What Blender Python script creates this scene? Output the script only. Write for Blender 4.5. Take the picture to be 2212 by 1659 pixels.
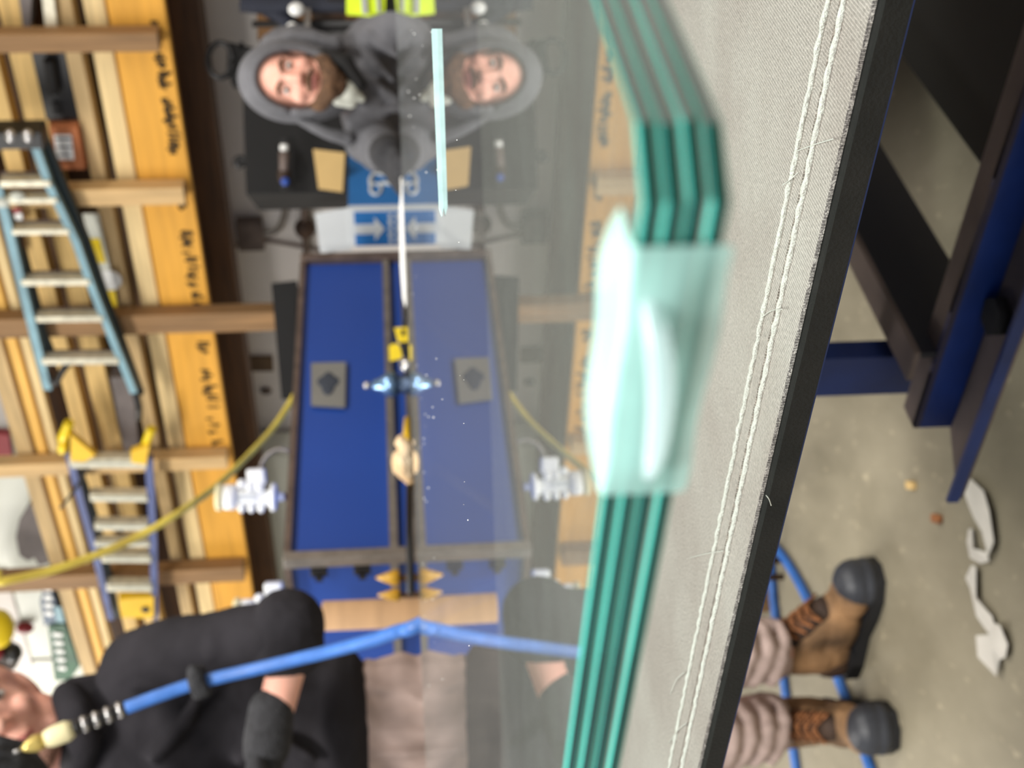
import bpy, bmesh, math, random
from mathutils import Vector, Matrix, Quaternion
random.seed(7)
V = Vector
for o in list(bpy.data.objects):
    bpy.data.objects.remove(o)
C = bpy.context.scene.collection

# ------------------------------------------------------------------ camera
W_PX, H_PX, F_PX = 2212.0, 1659.0, 2775.0
CAM_Z = 0.97
PITCH = math.atan(253.0 / F_PX)
ROLL = math.radians(1.95)
F0 = V((0, math.cos(PITCH), -math.sin(PITCH)))
R0 = V((1, 0, 0)); U0 = V((0, math.sin(PITCH), math.cos(PITCH)))
RC = R0 * math.cos(ROLL) - U0 * math.sin(ROLL)
UC = R0 * math.sin(ROLL) + U0 * math.cos(ROLL)
CX, CY, CZ = -UC, RC, -F0                       # the phone is held on its side
CAM = V((0, 0, CAM_Z))
cam_d = bpy.data.cameras.new('camera'); cam = bpy.data.objects.new('camera', cam_d); C.objects.link(cam)
M = Matrix((CX, CY, CZ)).transposed().to_4x4(); M.translation = CAM
cam.matrix_world = M
cam_d.sensor_fit = 'HORIZONTAL'; cam_d.sensor_width = 36.0
cam_d.lens = F_PX / W_PX * 36.0
cam_d.clip_start = 0.01; cam_d.clip_end = 60
cam_d.dof.use_dof = True; cam_d.dof.focus_distance = 0.345; cam_d.dof.aperture_fstop = 22.5
bpy.context.scene.camera = cam

# ------------------------------------------------------------------ light
sc = bpy.context.scene
wd = bpy.data.worlds.new('world'); sc.world = wd; wd.use_nodes = True
bg = wd.node_tree.nodes['Background']; bg.inputs[0].default_value = (0.95, 0.97, 1.0, 1); bg.inputs[1].default_value = .55
sc.view_settings.view_transform = 'Standard'; sc.view_settings.look = 'None'
sc.cycles.transparent_max_bounces = 32
sc.view_settings.gamma = 1.0; sc.view_settings.exposure = 0.0
try: sc.view_settings.use_curve_mapping = False
except Exception: pass

def area(name, loc, size, energy, color=(1, .97, .92), rot=(0, 0, 0), sizey=None):
    l = bpy.data.lights.new(name, 'AREA'); l.energy = energy; l.color = color
    l.shape = 'RECTANGLE'; l.size = size; l.size_y = sizey or size
    o = bpy.data.objects.new(name, l); C.objects.link(o); o.location = loc; o.rotation_euler = rot
    return o
TH = math.radians(49.2)
area('overhead_light', (-2.0, 3.4, 4.0), 3.0, 150, sizey=.5, rot=(math.radians(-18), 0, TH + math.pi/2))
area('overhead_light', (-.7, -.7, 3.6), 2.0, 275, sizey=.5, rot=(0, 0, TH))
area('overhead_light', (2.3, 1.6, 3.9), 2.4, 150, sizey=.5, rot=(0, math.radians(12), TH))  # lamp added at right to brighten the case front and back wall
area('overhead_light', (-3.6, 7.4, 4.0), 2.4, 170, sizey=.5, rot=(math.radians(-10), 0, TH))

# ------------------------------------------------------------------ helpers
def ray(x, y):
    return (F0 + CX * ((x - W_PX/2) / F_PX) + CY * ((H_PX/2 - y) / F_PX))
def on_z(x, y, z):
    d = ray(x, y); return CAM + d * ((z - CAM_Z) / d.z)
def on_y(x, y, depth):                          # world y = depth
    d = ray(x, y); return CAM + d * (depth / d.y)
AX = V((-math.sin(TH), math.cos(TH), 0)); BX = V((math.cos(TH), math.sin(TH), 0))
def on_b(x, y, b):                              # vertical plane parallel to the rack wall -> (b, a, z)
    d = ray(x, y); p = CAM + d * (b / d.dot(BX)); return V((b, p.dot(AX), p.z))
def on_a(x, y, a):
    d = ray(x, y); p = CAM + d * (a / d.dot(AX)); return V((p.dot(BX), a, p.z))
ROOM = Matrix.Rotation(TH, 4, 'Z')              # room frame (b, a, z) -> world
def room(b, a, z): return ROOM @ V((b, a, z))

def link(o): C.objects.link(o); return o
def mesh(name, bm, mat, smooth=False):
    me = bpy.data.meshes.new(name); bm.normal_update(); bm.to_mesh(me); bm.free()
    mats = mat if isinstance(mat, (list, tuple)) else [mat]
    for m in mats: me.materials.append(m)
    if smooth:
        for p in me.polygons: p.use_smooth = True
    return bpy.data.objects.new(name, me)
class Thing:
    """an Empty at the thing's base with its parts below it; geometry is given in world or in the thing's own frame"""
    def __init__(s, name, label, cat, loc=(0, 0, 0), rot=0.0, group=None, kind=None):
        s.o = bpy.data.objects.new(name, None); link(s.o); s.o.empty_display_size = .05
        s.m = Matrix.Translation(V(loc)) @ Matrix.Rotation(rot, 4, 'Z'); s.o.matrix_world = s.m
        s.inv = s.m.inverted()
        if label: s.o['label'] = label
        if cat: s.o['category'] = cat
        if group: s.o['group'] = group
        if kind: s.o['kind'] = kind
    def part(s, name, bm, mat, smooth=False, world=True, parent=None, label=None, mods=None, kind=None):
        if world: bm.transform(s.inv)
        o = mesh(name, bm, mat, smooth); link(o); o.parent = parent or s.o
        if label: o['label'] = label
        if kind: o['kind'] = kind
        if mods: mods(o)
        return o
def single(name, bm, mat, label, cat, loc, rot=0.0, group=None, kind=None, smooth=False, mods=None):
    m = Matrix.Translation(V(loc)) @ Matrix.Rotation(rot, 4, 'Z')
    bm.transform(m.inverted()); o = mesh(name, bm, mat, smooth); link(o); o.matrix_world = m
    if label: o['label'] = label
    if cat: o['category'] = cat
    if group: o['group'] = group
    if kind: o['kind'] = kind
    if mods: mods(o)
    return o
def B(): return bmesh.new()
def quad(bm, ps, mi=0):
    f = bm.faces.new([bm.verts.new(V(p)) for p in ps]); f.material_index = mi; return f
def box(bm, c, s, m=None, mi=0, bev=0.0):
    """box centred at c with full sizes s; m = optional 4x4 applied afterwards"""
    g = bmesh.ops.create_cube(bm, size=1.0)
    vs = g['verts']
    bmesh.ops.transform(bm, matrix=Matrix.Translation(V(c)) @ Matrix.Diagonal((s[0], s[1], s[2], 1)), verts=vs)
    fs = {f for v in vs for f in v.link_faces}
    for f in fs: f.material_index = mi
    if bev:
        es = {e for v in vs for e in v.link_edges}
        r = bmesh.ops.bevel(bm, geom=list(es), offset=bev, segments=2, affect='EDGES', profile=.5)
        vs = list({v for f in r['faces'] for v in f.verts} | {v for v in vs if v.is_valid})
        for f in r['faces']: f.material_index = mi
    if m is not None: bmesh.ops.transform(bm, matrix=m, verts=[v for v in vs if v.is_valid])
    return vs
def frame_of(d, up=V((0, 0, 1))):
    d = V(d).normalized()
    if abs(d.dot(up)) > .98: up = V((1, 0, 0))
    x = up.cross(d).normalized(); y = d.cross(x)
    return Matrix((x, y, d)).transposed()
def beam(bm, p0, p1, w, h, up=V((0, 0, 1)), mi=0, bev=0.0):
    """box from p0 to p1, w across, h along up"""
    p0, p1 = V(p0), V(p1); d = p1 - p0; R = frame_of(d, up)
    m = Matrix.Translation((p0 + p1) / 2) @ R.to_4x4()
    box(bm, (0, 0, 0), (w, h, d.length), m, mi, bev)
def tube(bm, pts, r, seg=10, mi=0, cap=True):
    pts = [V(p) for p in pts]; n = len(pts)
    rs = r if isinstance(r, (list, tuple)) else [r] * n
    rings = []; prev = None
    for i, p in enumerate(pts):
        t = (pts[min(i+1, n-1)] - pts[max(i-1, 0)])
        t = t.normalized() if t.length > 1e-9 else V((0, 0, 1))
        if prev is None:
            R = frame_of(t); x = R.col[0].copy()
        else:
            x = (prev - t * prev.dot(t)).normalized()
        y = t.cross(x); prev = x
        rings.append([bm.verts.new(p + (x * math.cos(2*math.pi*k/seg) + y * math.sin(2*math.pi*k/seg)) * rs[i]) for k in range(seg)])
    for a, b in zip(rings, rings[1:]):
        for k in range(seg):
            f = bm.faces.new((a[k], a[(k+1) % seg], b[(k+1) % seg], b[k])); f.material_index = mi; f.smooth = True
    if cap:
        f = bm.faces.new(rings[0][::-1]); f.material_index = mi
        f = bm.faces.new(rings[-1]); f.material_index = mi
def lathe(bm, prof, base, axis, seg=20, mi=0):
    """prof = [(distance along axis, radius)]"""
    base = V(base); R = frame_of(axis); rings = []
    for z, r in prof:
        rings.append([bm.verts.new(base + R @ V((r*math.cos(2*math.pi*k/seg), r*math.sin(2*math.pi*k/seg), z))) for k in range(seg)])
    for a, b in zip(rings, rings[1:]):
        for k in range(seg):
            f = bm.faces.new((a[k], a[(k+1) % seg], b[(k+1) % seg], b[k])); f.material_index = mi; f.smooth = True
    bm.faces.new(rings[0][::-1]).material_index = mi; bm.faces.new(rings[-1]).material_index = mi
def ell(bm, c, r, R=None, seg=16, mi=0):
    m = Matrix.Translation(V(c)) @ ((R.to_4x4()) if R is not None else Matrix.Identity(4)) @ Matrix.Diagonal((r[0], r[1], r[2], 1))
    g = bmesh.ops.create_uvsphere(bm, u_segments=seg, v_segments=max(8, seg//2), radius=1.0, matrix=m)
    for v in g['verts']:
        for f in v.link_faces: f.material_index = mi; f.smooth = True
def caps(bm, p0, p1, r0, r1, seg=14):
    p0, p1 = V(p0), V(p1)
    tube(bm, [p0, p1], [r0, r1], seg); ell(bm, p0, (r0,)*3, seg=seg); ell(bm, p1, (r1,)*3, seg=seg)
def chain(bm, pts, rs, seg=14):
    for i in range(len(pts)-1): caps(bm, pts[i], pts[i+1], rs[i], rs[i+1], seg)
def prism(bm, poly, ext, mi=0):
    """closed polygon (list of 3d points) extruded along ext"""
    a = [bm.verts.new(V(p)) for p in poly]; b = [bm.verts.new(V(p) + V(ext)) for p in poly]; n = len(a)
    fs = [bm.faces.new(a[::-1]), bm.faces.new(b)]
    for k in range(n): fs.append(bm.faces.new((a[k], a[(k+1) % n], b[(k+1) % n], b[k])))
    for f in fs: f.material_index = mi
    bmesh.ops.recalc_face_normals(bm, faces=fs)
def remesh(vox, it=6, fac=.5, disp=None):
    def f(o):
        m = o.modifiers.new('remesh', 'REMESH'); m.mode = 'VOXEL'; m.voxel_size = vox; m.use_smooth_shade = True
        s = o.modifiers.new('smooth', 'SMOOTH'); s.factor = fac; s.iterations = it
        if disp:
            t = bpy.data.textures.new('folds', 'CLOUDS'); t.noise_scale = disp[1]; t.noise_depth = 1
            d = o.modifiers.new('folds', 'DISPLACE'); d.texture = t; d.strength = disp[0]; d.mid_level = .5
            d.texture_coords = 'LOCAL'
    return f
def subsurf(n=2):
    def f(o):
        m = o.modifiers.new('sub', 'SUBSURF'); m.levels = n; m.render_levels = n
    return f
def spline(pts, n=8):
    pts = [V(p) for p in pts]; out = []
    P = [pts[0]*2 - pts[1]] + pts + [pts[-1]*2 - pts[-2]]
    for i in range(1, len(P)-2):
        for k in range(n):
            t = k/n
            out.append(.5*((2*P[i]) + (P[i+1]-P[i-1])*t + (2*P[i-1]-5*P[i]+4*P[i+1]-P[i+2])*t*t + (3*P[i]-P[i-1]-3*P[i+1]+P[i+2])*t**3))
    out.append(pts[-1]); return out

# ------------------------------------------------------------------ materials
def srgb(r, g, b):
    f = lambda c: (c/255/12.92) if c/255 <= .04045 else ((c/255+.055)/1.055)**2.4
    return (f(r), f(g), f(b), 1)
def mat(name, col, rough=.6, metal=0.0, noise=0.12, scale=6.0, bump=0.0, bscale=None, stretch=(1, 1, 1), spec=.5, col2=None, space='Object', detail=4):
    m = bpy.data.materials.new(name); m.use_nodes = True; nt = m.node_tree; N = nt.nodes; L = nt.links
    p = N['Principled BSDF']; p.inputs['Roughness'].default_value = rough; p.inputs['Metallic'].default_value = metal
    p.inputs['Specular IOR Level'].default_value = spec
    tc = N.new('ShaderNodeTexCoord'); mp = N.new('ShaderNodeMapping'); mp.inputs['Scale'].default_value = stretch
    L.new(tc.outputs[space], mp.inputs['Vector'])
    nz = N.new('ShaderNodeTexNoise'); nz.inputs['Scale'].default_value = scale; nz.inputs['Detail'].default_value = detail
    L.new(mp.outputs[0], nz.inputs['Vector'])
    rp = N.new('ShaderNodeValToRGB'); L.new(nz.outputs['Fac'], rp.inputs['Fac'])
    c2 = col2 or tuple(max(0, c*(1-2*noise)) for c in col[:3]) + (1,)
    rp.color_ramp.elements[0].position = .3; rp.color_ramp.elements[1].position = .7
    rp.color_ramp.elements[0].color = c2
    rp.color_ramp.elements[1].color = tuple(min(1, c*(1+noise)) for c in col[:3]) + (1,)
    L.new(rp.outputs[0], p.inputs['Base Color'])
    if bump:
        n2 = N.new('ShaderNodeTexNoise'); n2.inputs['Scale'].default_value = bscale or scale*4; n2.inputs['Detail'].default_value = 3
        L.new(mp.outputs[0], n2.inputs['Vector'])
        b = N.new('ShaderNodeBump'); b.inputs['Strength'].default_value = bump; b.inputs['Distance'].default_value = .01
        L.new(n2.outputs['Fac'], b.inputs['Height']); L.new(b.outputs[0], p.inputs['Normal'])
    return m
def wood(name, r, g, b, dark=.75, scale=3, along=1):
    st = [14, 14, 14]; st[along] = .9
    c = srgb(r, g, b)
    return mat(name, c, .7, noise=.1, scale=scale, stretch=st, col2=tuple(x*dark for x in c[:3]) + (1,), bump=.15, bscale=8, detail=6)
M_pine = wood('pale_pine', 232, 204, 148, .72)
M_pine2 = wood('honey_pine', 222, 186, 118, .7)
M_pine3 = wood('tan_pine', 202, 172, 122, .7)
M_lvl = wood('orange_engineered_wood', 226, 165, 62, .82, 2)
M_lvledge = wood('orange_wood_edge', 240, 188, 96, .8)
M_darkwood = wood('dark_brown_wood', 92, 62, 34, .5)
M_brownpost = wood('brown_post_wood', 150, 114, 74, .65, along=2)
M_tanpost = wood('tan_post_wood', 214, 178, 124, .72, along=2)
M_wall = mat('white_painted_drywall', srgb(232, 226, 222), .9, noise=.05, scale=2, bump=.05)
M_ceil = mat('white_ceiling_paint', srgb(210, 208, 200), .9, noise=.04)
M_black = mat('black_plastic', srgb(22, 21, 22), .45, noise=.2, scale=12)
M_blackmat = mat('matt_black_paint', srgb(15, 14, 14), .8, noise=.2)
M_rubber = mat('black_rubber', srgb(24, 21, 20), .75, noise=.3, scale=60, bump=.15, bscale=900)
M_blue = mat('blue_laminate', srgb(34, 74, 162), .42, noise=.05, scale=1.5, bump=.03)
M_alu = mat('grey_aluminium_trim', srgb(150, 143, 136), .45, metal=.6, noise=.15, scale=20)
M_bronze = mat('brownish_steel_trim', srgb(120, 104, 96), .5, metal=.5, noise=.2, scale=15)
M_steelblue = mat('blue_enamelled_steel', srgb(24, 56, 128), .42, noise=.22, scale=9, bump=.1, bscale=30)
M_wornsteel = mat('worn_grey_steel', srgb(116, 102, 96), .6, metal=.2, noise=.22, scale=10, bump=.1)
M_lightblue = mat('pale_blue_fibreglass', srgb(128, 166, 178), .5, noise=.12, scale=8)
M_navyrail = mat('navy_fibreglass', srgb(84, 96, 142), .5, noise=.15, scale=8)
M_railin = mat('dark_teal_rail', srgb(44, 58, 62), .6, noise=.15)
M_step = mat('ladder_aluminium', srgb(214, 208, 186), .4, metal=.35, noise=.12, scale=30)
M_yellow = mat('yellow_plastic', srgb(236, 190, 40), .45, noise=.08)
M_toolyellow = mat('bright_yellow_plastic', srgb(246, 214, 32), .4, noise=.05)
M_white = mat('white_plastic', srgb(244, 245, 243), .4, noise=.04)
M_cream = mat('cream_plastic', srgb(232, 222, 176), .5, noise=.05)
M_whitepaint = mat('white_enamel', srgb(206, 208, 196), .45, noise=.05, scale=2)
M_tape = mat('torn_white_tape', srgb(205, 200, 190), .7, noise=.08, scale=10, bump=.2)
M_hose = mat('blue_rubber_hose', srgb(56, 108, 184), .45, noise=.1, scale=40)
M_yhose = mat('yellow_hose', srgb(250, 220, 92), .45, noise=.12, scale=10)
M_card = mat('brown_cardboard', srgb(190, 152, 112), .85, noise=.08, scale=5, stretch=(1, 1, 6), bump=.05)
M_cardin = mat('tan_cardboard_liner', srgb(206, 174, 116), .85, noise=.05)
M_boxblue = mat('printed_blue_card', srgb(38, 112, 182), .55, noise=.05)
M_boxwhite = mat('white_coated_card', srgb(204, 208, 210), .55, noise=.03)
M_skin = mat('skin', srgb(236, 182, 162), .5, noise=.06, scale=14, bump=.08, bscale=120, col2=srgb(222, 158, 138))
M_skin.node_tree.nodes['Principled BSDF'].inputs['Subsurface Weight'].default_value = .12
M_skin.node_tree.nodes['Principled BSDF'].inputs['Subsurface Radius'].default_value = (.02, .008, .004)
M_lip = mat('lips', srgb(176, 106, 98), .5, noise=.05)
M_eye = mat('eye_white', srgb(215, 210, 205), .3, noise=.02)
M_iris = mat('dark_iris', srgb(50, 40, 36), .3, noise=.02)
M_hair = mat('brown_beard', srgb(112, 82, 58), .9, noise=.35, scale=90, bump=.7, bscale=300)
M_stub = mat('dark_stubble', srgb(150, 112, 96), .8, noise=.25, scale=200, bump=.3, bscale=400)
M_blackcloth = mat('black_sweatshirt_fleece', srgb(46, 44, 48), .9, noise=.15, scale=8, bump=.5, bscale=22, spec=.2)
M_greycloth = mat('charcoal_grey_fleece', srgb(108, 108, 112), .95, noise=.12, scale=10, bump=.4, bscale=25, spec=.15)
M_greylite = mat('light_grey_knit', srgb(150, 148, 145), .95, noise=.1, scale=30, bump=.2)
M_trouser = mat('taupe_work_trousers', srgb(186, 164, 156), .9, noise=.1, scale=6, stretch=(5, 5, .8), bump=.6, bscale=5, spec=.2)
M_glove = mat('dark_grey_knit_glove', srgb(50, 50, 53), .95, noise=.2, scale=60, bump=.6, bscale=200)
M_leather = mat('brown_suede_leather', srgb(140, 106, 72), .8, noise=.38, scale=12, bump=.3)
M_leatherdk = mat('dark_brown_leather', srgb(64, 44, 30), .75, noise=.3, scale=14, bump=.3)
M_toe = mat('black_rubber_toe', srgb(52, 54, 60), .5, noise=.15, scale=14)
M_sole = mat('black_rubber_sole', srgb(26, 26, 28), .7, noise=.2)
M_lace = mat('tan_brown_lace', srgb(150, 96, 56), .8, noise=.3, scale=80)
M_lime = mat('fluorescent_lime_mesh', srgb(214, 240, 40), .7, noise=.06, scale=30)
M_reflect = mat('silver_reflective_tape', srgb(170, 172, 170), .35, noise=.05)
M_amber = mat('amber_plastic', srgb(206, 156, 40), .3, noise=.15, scale=60)
M_navycloth = mat('navy_nylon', srgb(26, 30, 44), .8, noise=.2, bump=.3)
M_green = mat('green_plastic_wrap', srgb(34, 84, 54), .5, noise=.25, scale=10)
M_bagblue = mat('blue_plastic_wrap', srgb(40, 66, 92), .45, noise=.2, scale=10)
M_red = mat('red_enamel', srgb(150, 40, 48), .5, noise=.1)
M_greytarp = mat('grey_tarpaulin', srgb(112, 104, 102), .7, noise=.15, scale=6, bump=.3)
M_silver = mat('silver_foil_label', srgb(142, 142, 138), .45, metal=.3, noise=.05)
M_ink = mat('black_stencil_ink', srgb(70, 52, 24), .9, noise=.3, scale=50)
M_inkdark = mat('dark_print', srgb(62, 68, 80), .8, noise=.1)
M_orangecard = mat('orange_brown_carton', srgb(184, 112, 70), .8, noise=.12)
M_bluemetal = mat('pale_blue_anodised_metal', srgb(128, 162, 200), .25, metal=.8, noise=.08, scale=60)
M_darkblue = mat('slate_blue_metal', srgb(60, 76, 100), .35, metal=.5, noise=.1)
M_brass = mat('pale_brass', srgb(232, 206, 120), .3, metal=.5, noise=.08)
M_chrome = mat('dull_chrome', srgb(200, 198, 196), .25, metal=.8, noise=.05)
M_rag = mat('tan_and_cream_cloth', srgb(240, 226, 198), .8, noise=.1, scale=7, col2=srgb(204, 150, 72), bump=.3)

# concrete floor
def concrete():
    m = bpy.data.materials.new('grey_concrete'); m.use_nodes = True; nt = m.node_tree; N = nt.nodes; L = nt.links
    p = N['Principled BSDF']; p.inputs['Roughness'].default_value = .62; p.inputs['Specular IOR Level'].default_value = .3
    tc = N.new('ShaderNodeTexCoord')
    mp = N.new('ShaderNodeMapping'); mp.inputs['Scale'].default_value = (2.4, 1.0, 1); L.new(tc.outputs['Object'], mp.inputs[0])
    n1 = N.new('ShaderNodeTexNoise'); n1.inputs['Scale'].default_value = 1.6; n1.inputs['Detail'].default_value = 6; n1.inputs['Roughness'].default_value = .65
    n2 = N.new('ShaderNodeTexNoise'); n2.inputs['Scale'].default_value = 16; n2.inputs['Detail'].default_value = 5
    for n in (n1, n2): L.new(mp.outputs[0], n.inputs['Vector'])
    r1 = N.new('ShaderNodeValToRGB'); r1.color_ramp.elements[0].position = .3; r1.color_ramp.elements[1].position = .72
    r1.color_ramp.elements[0].color = srgb(116, 109, 90); r1.color_ramp.elements[1].color = srgb(146, 138, 118)
    r2 = N.new('ShaderNodeValToRGB'); r2.color_ramp.elements[0].position = .62; r2.color_ramp.elements[1].position = .74
    r2.color_ramp.elements[0].color = (0, 0, 0, 1); r2.color_ramp.elements[1].color = (1, 1, 1, 1)
    L.new(n1.outputs[0], r1.inputs[0]); L.new(n2.outputs[0], r2.inputs[0])
    mx = N.new('ShaderNodeMixRGB'); mx.inputs[2].default_value = srgb(186, 174, 146)
    mm = N.new('ShaderNodeMath'); mm.operation = 'MULTIPLY'; mm.inputs[1].default_value = .55; L.new(r2.outputs[0], mm.inputs[0])
    L.new(mm.outputs[0], mx.inputs[0]); L.new(r1.outputs[0], mx.inputs[1]); L.new(mx.outputs[0], p.inputs['Base Color'])
    b = N.new('ShaderNodeBump'); b.inputs['Strength'].default_value = .1; L.new(n2.outputs[0], b.inputs['Height']); L.new(b.outputs[0], p.inputs['Normal'])
    return m
M_concrete = concrete()

def canvas():
    """coarse twill cotton: diagonal ribs broken by the weave, worn and slightly soiled"""
    m = bpy.data.materials.new('off_white_twill_canvas'); m.use_nodes = True; nt = m.node_tree; N = nt.nodes; L = nt.links
    p = N['Principled BSDF']; p.inputs['Roughness'].default_value = .95; p.inputs['Specular IOR Level'].default_value = .1
    tc = N.new('ShaderNodeTexCoord')
    def wave(ang, sc, dist):
        mp = N.new('ShaderNodeMapping'); mp.inputs['Rotation'].default_value = (0, 0, ang); L.new(tc.outputs['Object'], mp.inputs[0])
        w = N.new('ShaderNodeTexWave'); w.inputs['Scale'].default_value = sc; w.inputs['Distortion'].default_value = dist
        w.inputs['Detail'].default_value = 2; w.inputs['Detail Scale'].default_value = 2.0; L.new(mp.outputs[0], w.inputs['Vector']); return w
    w1 = wave(math.radians(38), 300, 1.6); w2 = wave(math.radians(90), 520, 1.2)
    nz = N.new('ShaderNodeTexNoise'); nz.inputs['Scale'].default_value = 900; nz.inputs['Detail'].default_value = 2; L.new(tc.outputs['Object'], nz.inputs['Vector'])
    big = N.new('ShaderNodeTexNoise'); big.inputs['Scale'].default_value = 16; big.inputs['Detail'].default_value = 5; L.new(tc.outputs['Object'], big.inputs['Vector'])
    a = N.new('ShaderNodeMath'); a.operation = 'MULTIPLY_ADD'; L.new(w1.outputs['Fac'], a.inputs[0]); a.inputs[1].default_value = .6; L.new(nz.outputs['Fac'], a.inputs[2])
    b = N.new('ShaderNodeMath'); b.operation = 'MULTIPLY_ADD'; L.new(w2.outputs['Fac'], b.inputs[0]); b.inputs[1].default_value = .3; L.new(a.outputs[0], b.inputs[2])
    bp = N.new('ShaderNodeBump'); bp.inputs['Strength'].default_value = .9; bp.inputs['Distance'].default_value = .001; L.new(b.outputs[0], bp.inputs['Height'])
    L.new(bp.outputs[0], p.inputs['Normal'])
    r1 = N.new('ShaderNodeValToRGB'); r1.color_ramp.elements[0].position = .35; r1.color_ramp.elements[1].position = .7
    r1.color_ramp.elements[0].color = srgb(228, 212, 206); r1.color_ramp.elements[1].color = srgb(252, 240, 234)
    L.new(big.outputs[0], r1.inputs[0])
    r2 = N.new('ShaderNodeMapRange'); r2.inputs[1].default_value = .3; r2.inputs[2].default_value = 1.5; r2.inputs[3].default_value = .5; r2.inputs[4].default_value = 1.15
    L.new(b.outputs[0], r2.inputs[0])
    mx = N.new('ShaderNodeMixRGB'); mx.blend_type = 'MULTIPLY'; mx.inputs[0].default_value = 1; L.new(r1.outputs[0], mx.inputs[1]); L.new(r2.outputs[0], mx.inputs[2])
    L.new(mx.outputs[0], p.inputs['Base Color'])
    return m
M_canvas = canvas()
M_thread = mat('white_cotton_thread', srgb(255, 248, 242), .9, noise=.04, scale=400, bump=.5, bscale=1500)

def glass_face(top):
    """flat sheet surface: clear with Fresnel mirror and a slight dusty film"""
    m = bpy.data.materials.new('dusty_float_glass' if top else 'float_glass'); m.use_nodes = True; nt = m.node_tree; N = nt.nodes; L = nt.links
    for n in list(N): N.remove(n)
    out = N.new('ShaderNodeOutputMaterial'); tr = N.new('ShaderNodeBsdfTransparent'); tr.inputs[0].default_value = (.82, .845, .835, 1)
    gl = N.new('ShaderNodeBsdfGlossy'); gl.inputs['Roughness'].default_value = 0.0; gl.inputs[0].default_value = (.96, .98, .98, 1)
    fr = N.new('ShaderNodeFresnel'); fr.inputs[0].default_value = 1.6
    mx = N.new('ShaderNodeMixShader')
    if top:
        L.new(fr.outputs[0], mx.inputs[0]); L.new(tr.outputs[0], mx.inputs[1]); L.new(gl.outputs[0], mx.inputs[2])
        df = N.new('ShaderNodeBsdfDiffuse'); df.inputs[0].default_value = (.55, .56, .55, 1)
        m2 = N.new('ShaderNodeMixShader'); m2.inputs[0].default_value = .05
        L.new(mx.outputs[0], m2.inputs[1]); L.new(df.outputs[0], m2.inputs[2]); L.new(m2.outputs[0], out.inputs[0])
    else:
        L.new(tr.outputs[0], out.inputs[0]); N.remove(gl); N.remove(fr); N.remove(mx)
    return m
M_gtop = glass_face(True); M_gclear = glass_face(False)
M_gedge = mat('deep_teal_glass_edge', srgb(8, 60, 56), .12, noise=.25, scale=40)
M_garris = mat('bright_teal_glass_arris', srgb(66, 176, 162), .3, noise=.08, scale=40)
# ================================================================== ROOM
def struct(name, bm, m, label=None):
    o = mesh(name, bm, m); link(o); o['kind'] = 'structure'
    if label: o['label'] = label
    return o
def wallbox(name, b0, b1, a0, a1, z0, z1, m):
    bm = B(); box(bm, ((b0+b1)/2, (a0+a1)/2, (z0+z1)/2), (b1-b0, a1-a0, z1-z0), ROOM); struct(name, bm, m)
WB = 5.15
wallbox('floor', -2.5, WB+.12, -5.0, 11, -.1, 0, M_concrete)
wallbox('wall_back', WB, WB+.12, -5.0, 11, 0, 4.3, M_wall)
wallbox('wall_left', -2.5, WB, 10.9, 11.02, 0, 4.3, M_wall)
wallbox('wall_right', 1.2, WB, -5.12, -5.0, 0, 4.3, M_wall)
wallbox('ceiling', .8, WB+.12, -5.12, 11, 4.3, 4.4, M_ceil)

# ================================================================== TABLE
ZT = CAM_Z - .110                                # canvas top
n0, n1 = on_z(1885, 0, ZT), on_z(1507, 1659, ZT) # near edge of the canvas
ed = (n1 - n0).normalized(); inn = V((-ed.y, ed.x, 0))
if inn.y < 0: inn = -inn
right = n0 - ed * 1.15; left = n1 + ed * 1.15
FAR = 1.5
poly = [right, left, V((left.x, FAR, ZT)), V((right.x + .25, FAR, ZT)), ]
tb = Thing('work_table', 'canvas covered table on a blue steel frame, its stitched edge crossing the picture', 'table', (poly[0] + poly[2]).lerp(V((0, 0, 0)), .5) * V((1, 1, 0)) if False else (0, .7, 0), 0)
bm = B(); prism(bm, [p - V((0, 0, .0012)) for p in poly], V((0, 0, .0012)))
tb.part('canvas_cover', bm, M_canvas)
# rubber pad below it, thin blue steel plate below that
bm = B(); off = -inn * .004
prism(bm, [p + (off if i < 2 else V((0, 0, 0))) - V((0, 0, .0078)) for i, p in enumerate(poly)], V((0, 0, .0064)))
tb.part('rubber_pad', bm, M_rubber)
bm = B(); prism(bm, [p + (off*.45 if i < 2 else V((0,0,0))) - V((0, 0, .0092)) for i, p in enumerate(poly)], V((0, 0, .0012)))
tb.part('steel_plate', bm, M_steelblue)
# two rolled stitch lines with frayed loose ends
def stitch(xa, xb, seed, r):
    rnd = random.Random(seed); a, b = on_z(xa, 0, ZT), on_z(xb, 1659, ZT); d = (b - a)
    a = a - d * .5; d = d * 2.2; n = 520; pts = []; rs = []
    for i in range(n):
        t = i/(n-1); j = .00022*math.sin(t*210+seed)+rnd.uniform(-.0001, .0001)
        pts.append(a + d*t + inn*j + V((0, 0, r*.5 + .0001*math.sin(i*1.3)))); rs.append(r*(1+.16*math.sin(i*1.1)+rnd.uniform(-.1, .1)))
    bm = B(); tube(bm, pts, rs, 7); return bm
tb.part('stitching', stitch(1793, 1448, 1, .00085), M_thread, True)
tb.part('stitching', stitch(1828, 1476, 5, .0009), M_thread, True)
for k, q in enumerate([((1712, 330), (1760, 312), (1800, 300)), ((1640, 690), (1665, 672), (1690, 668)), ((1490, 1205), (1525, 1196), (1562, 1190)),
          ((1448, 1500), (1460, 1470), (1478, 1452)), ((1445, 1605), (1462, 1580), (1482, 1562)), ((1725, 372), (1702, 392), (1690, 400)), ((1655, 1070), (1661, 1078), (1666, 1092))]):
    bm = B(); tube(bm, spline([on_z(x, y, ZT + .0006 + .0008*i) for i, (x, y) in enumerate(q)], 6), .00016, 5)
    tb.part('loose_thread', bm, M_thread, True)
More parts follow.
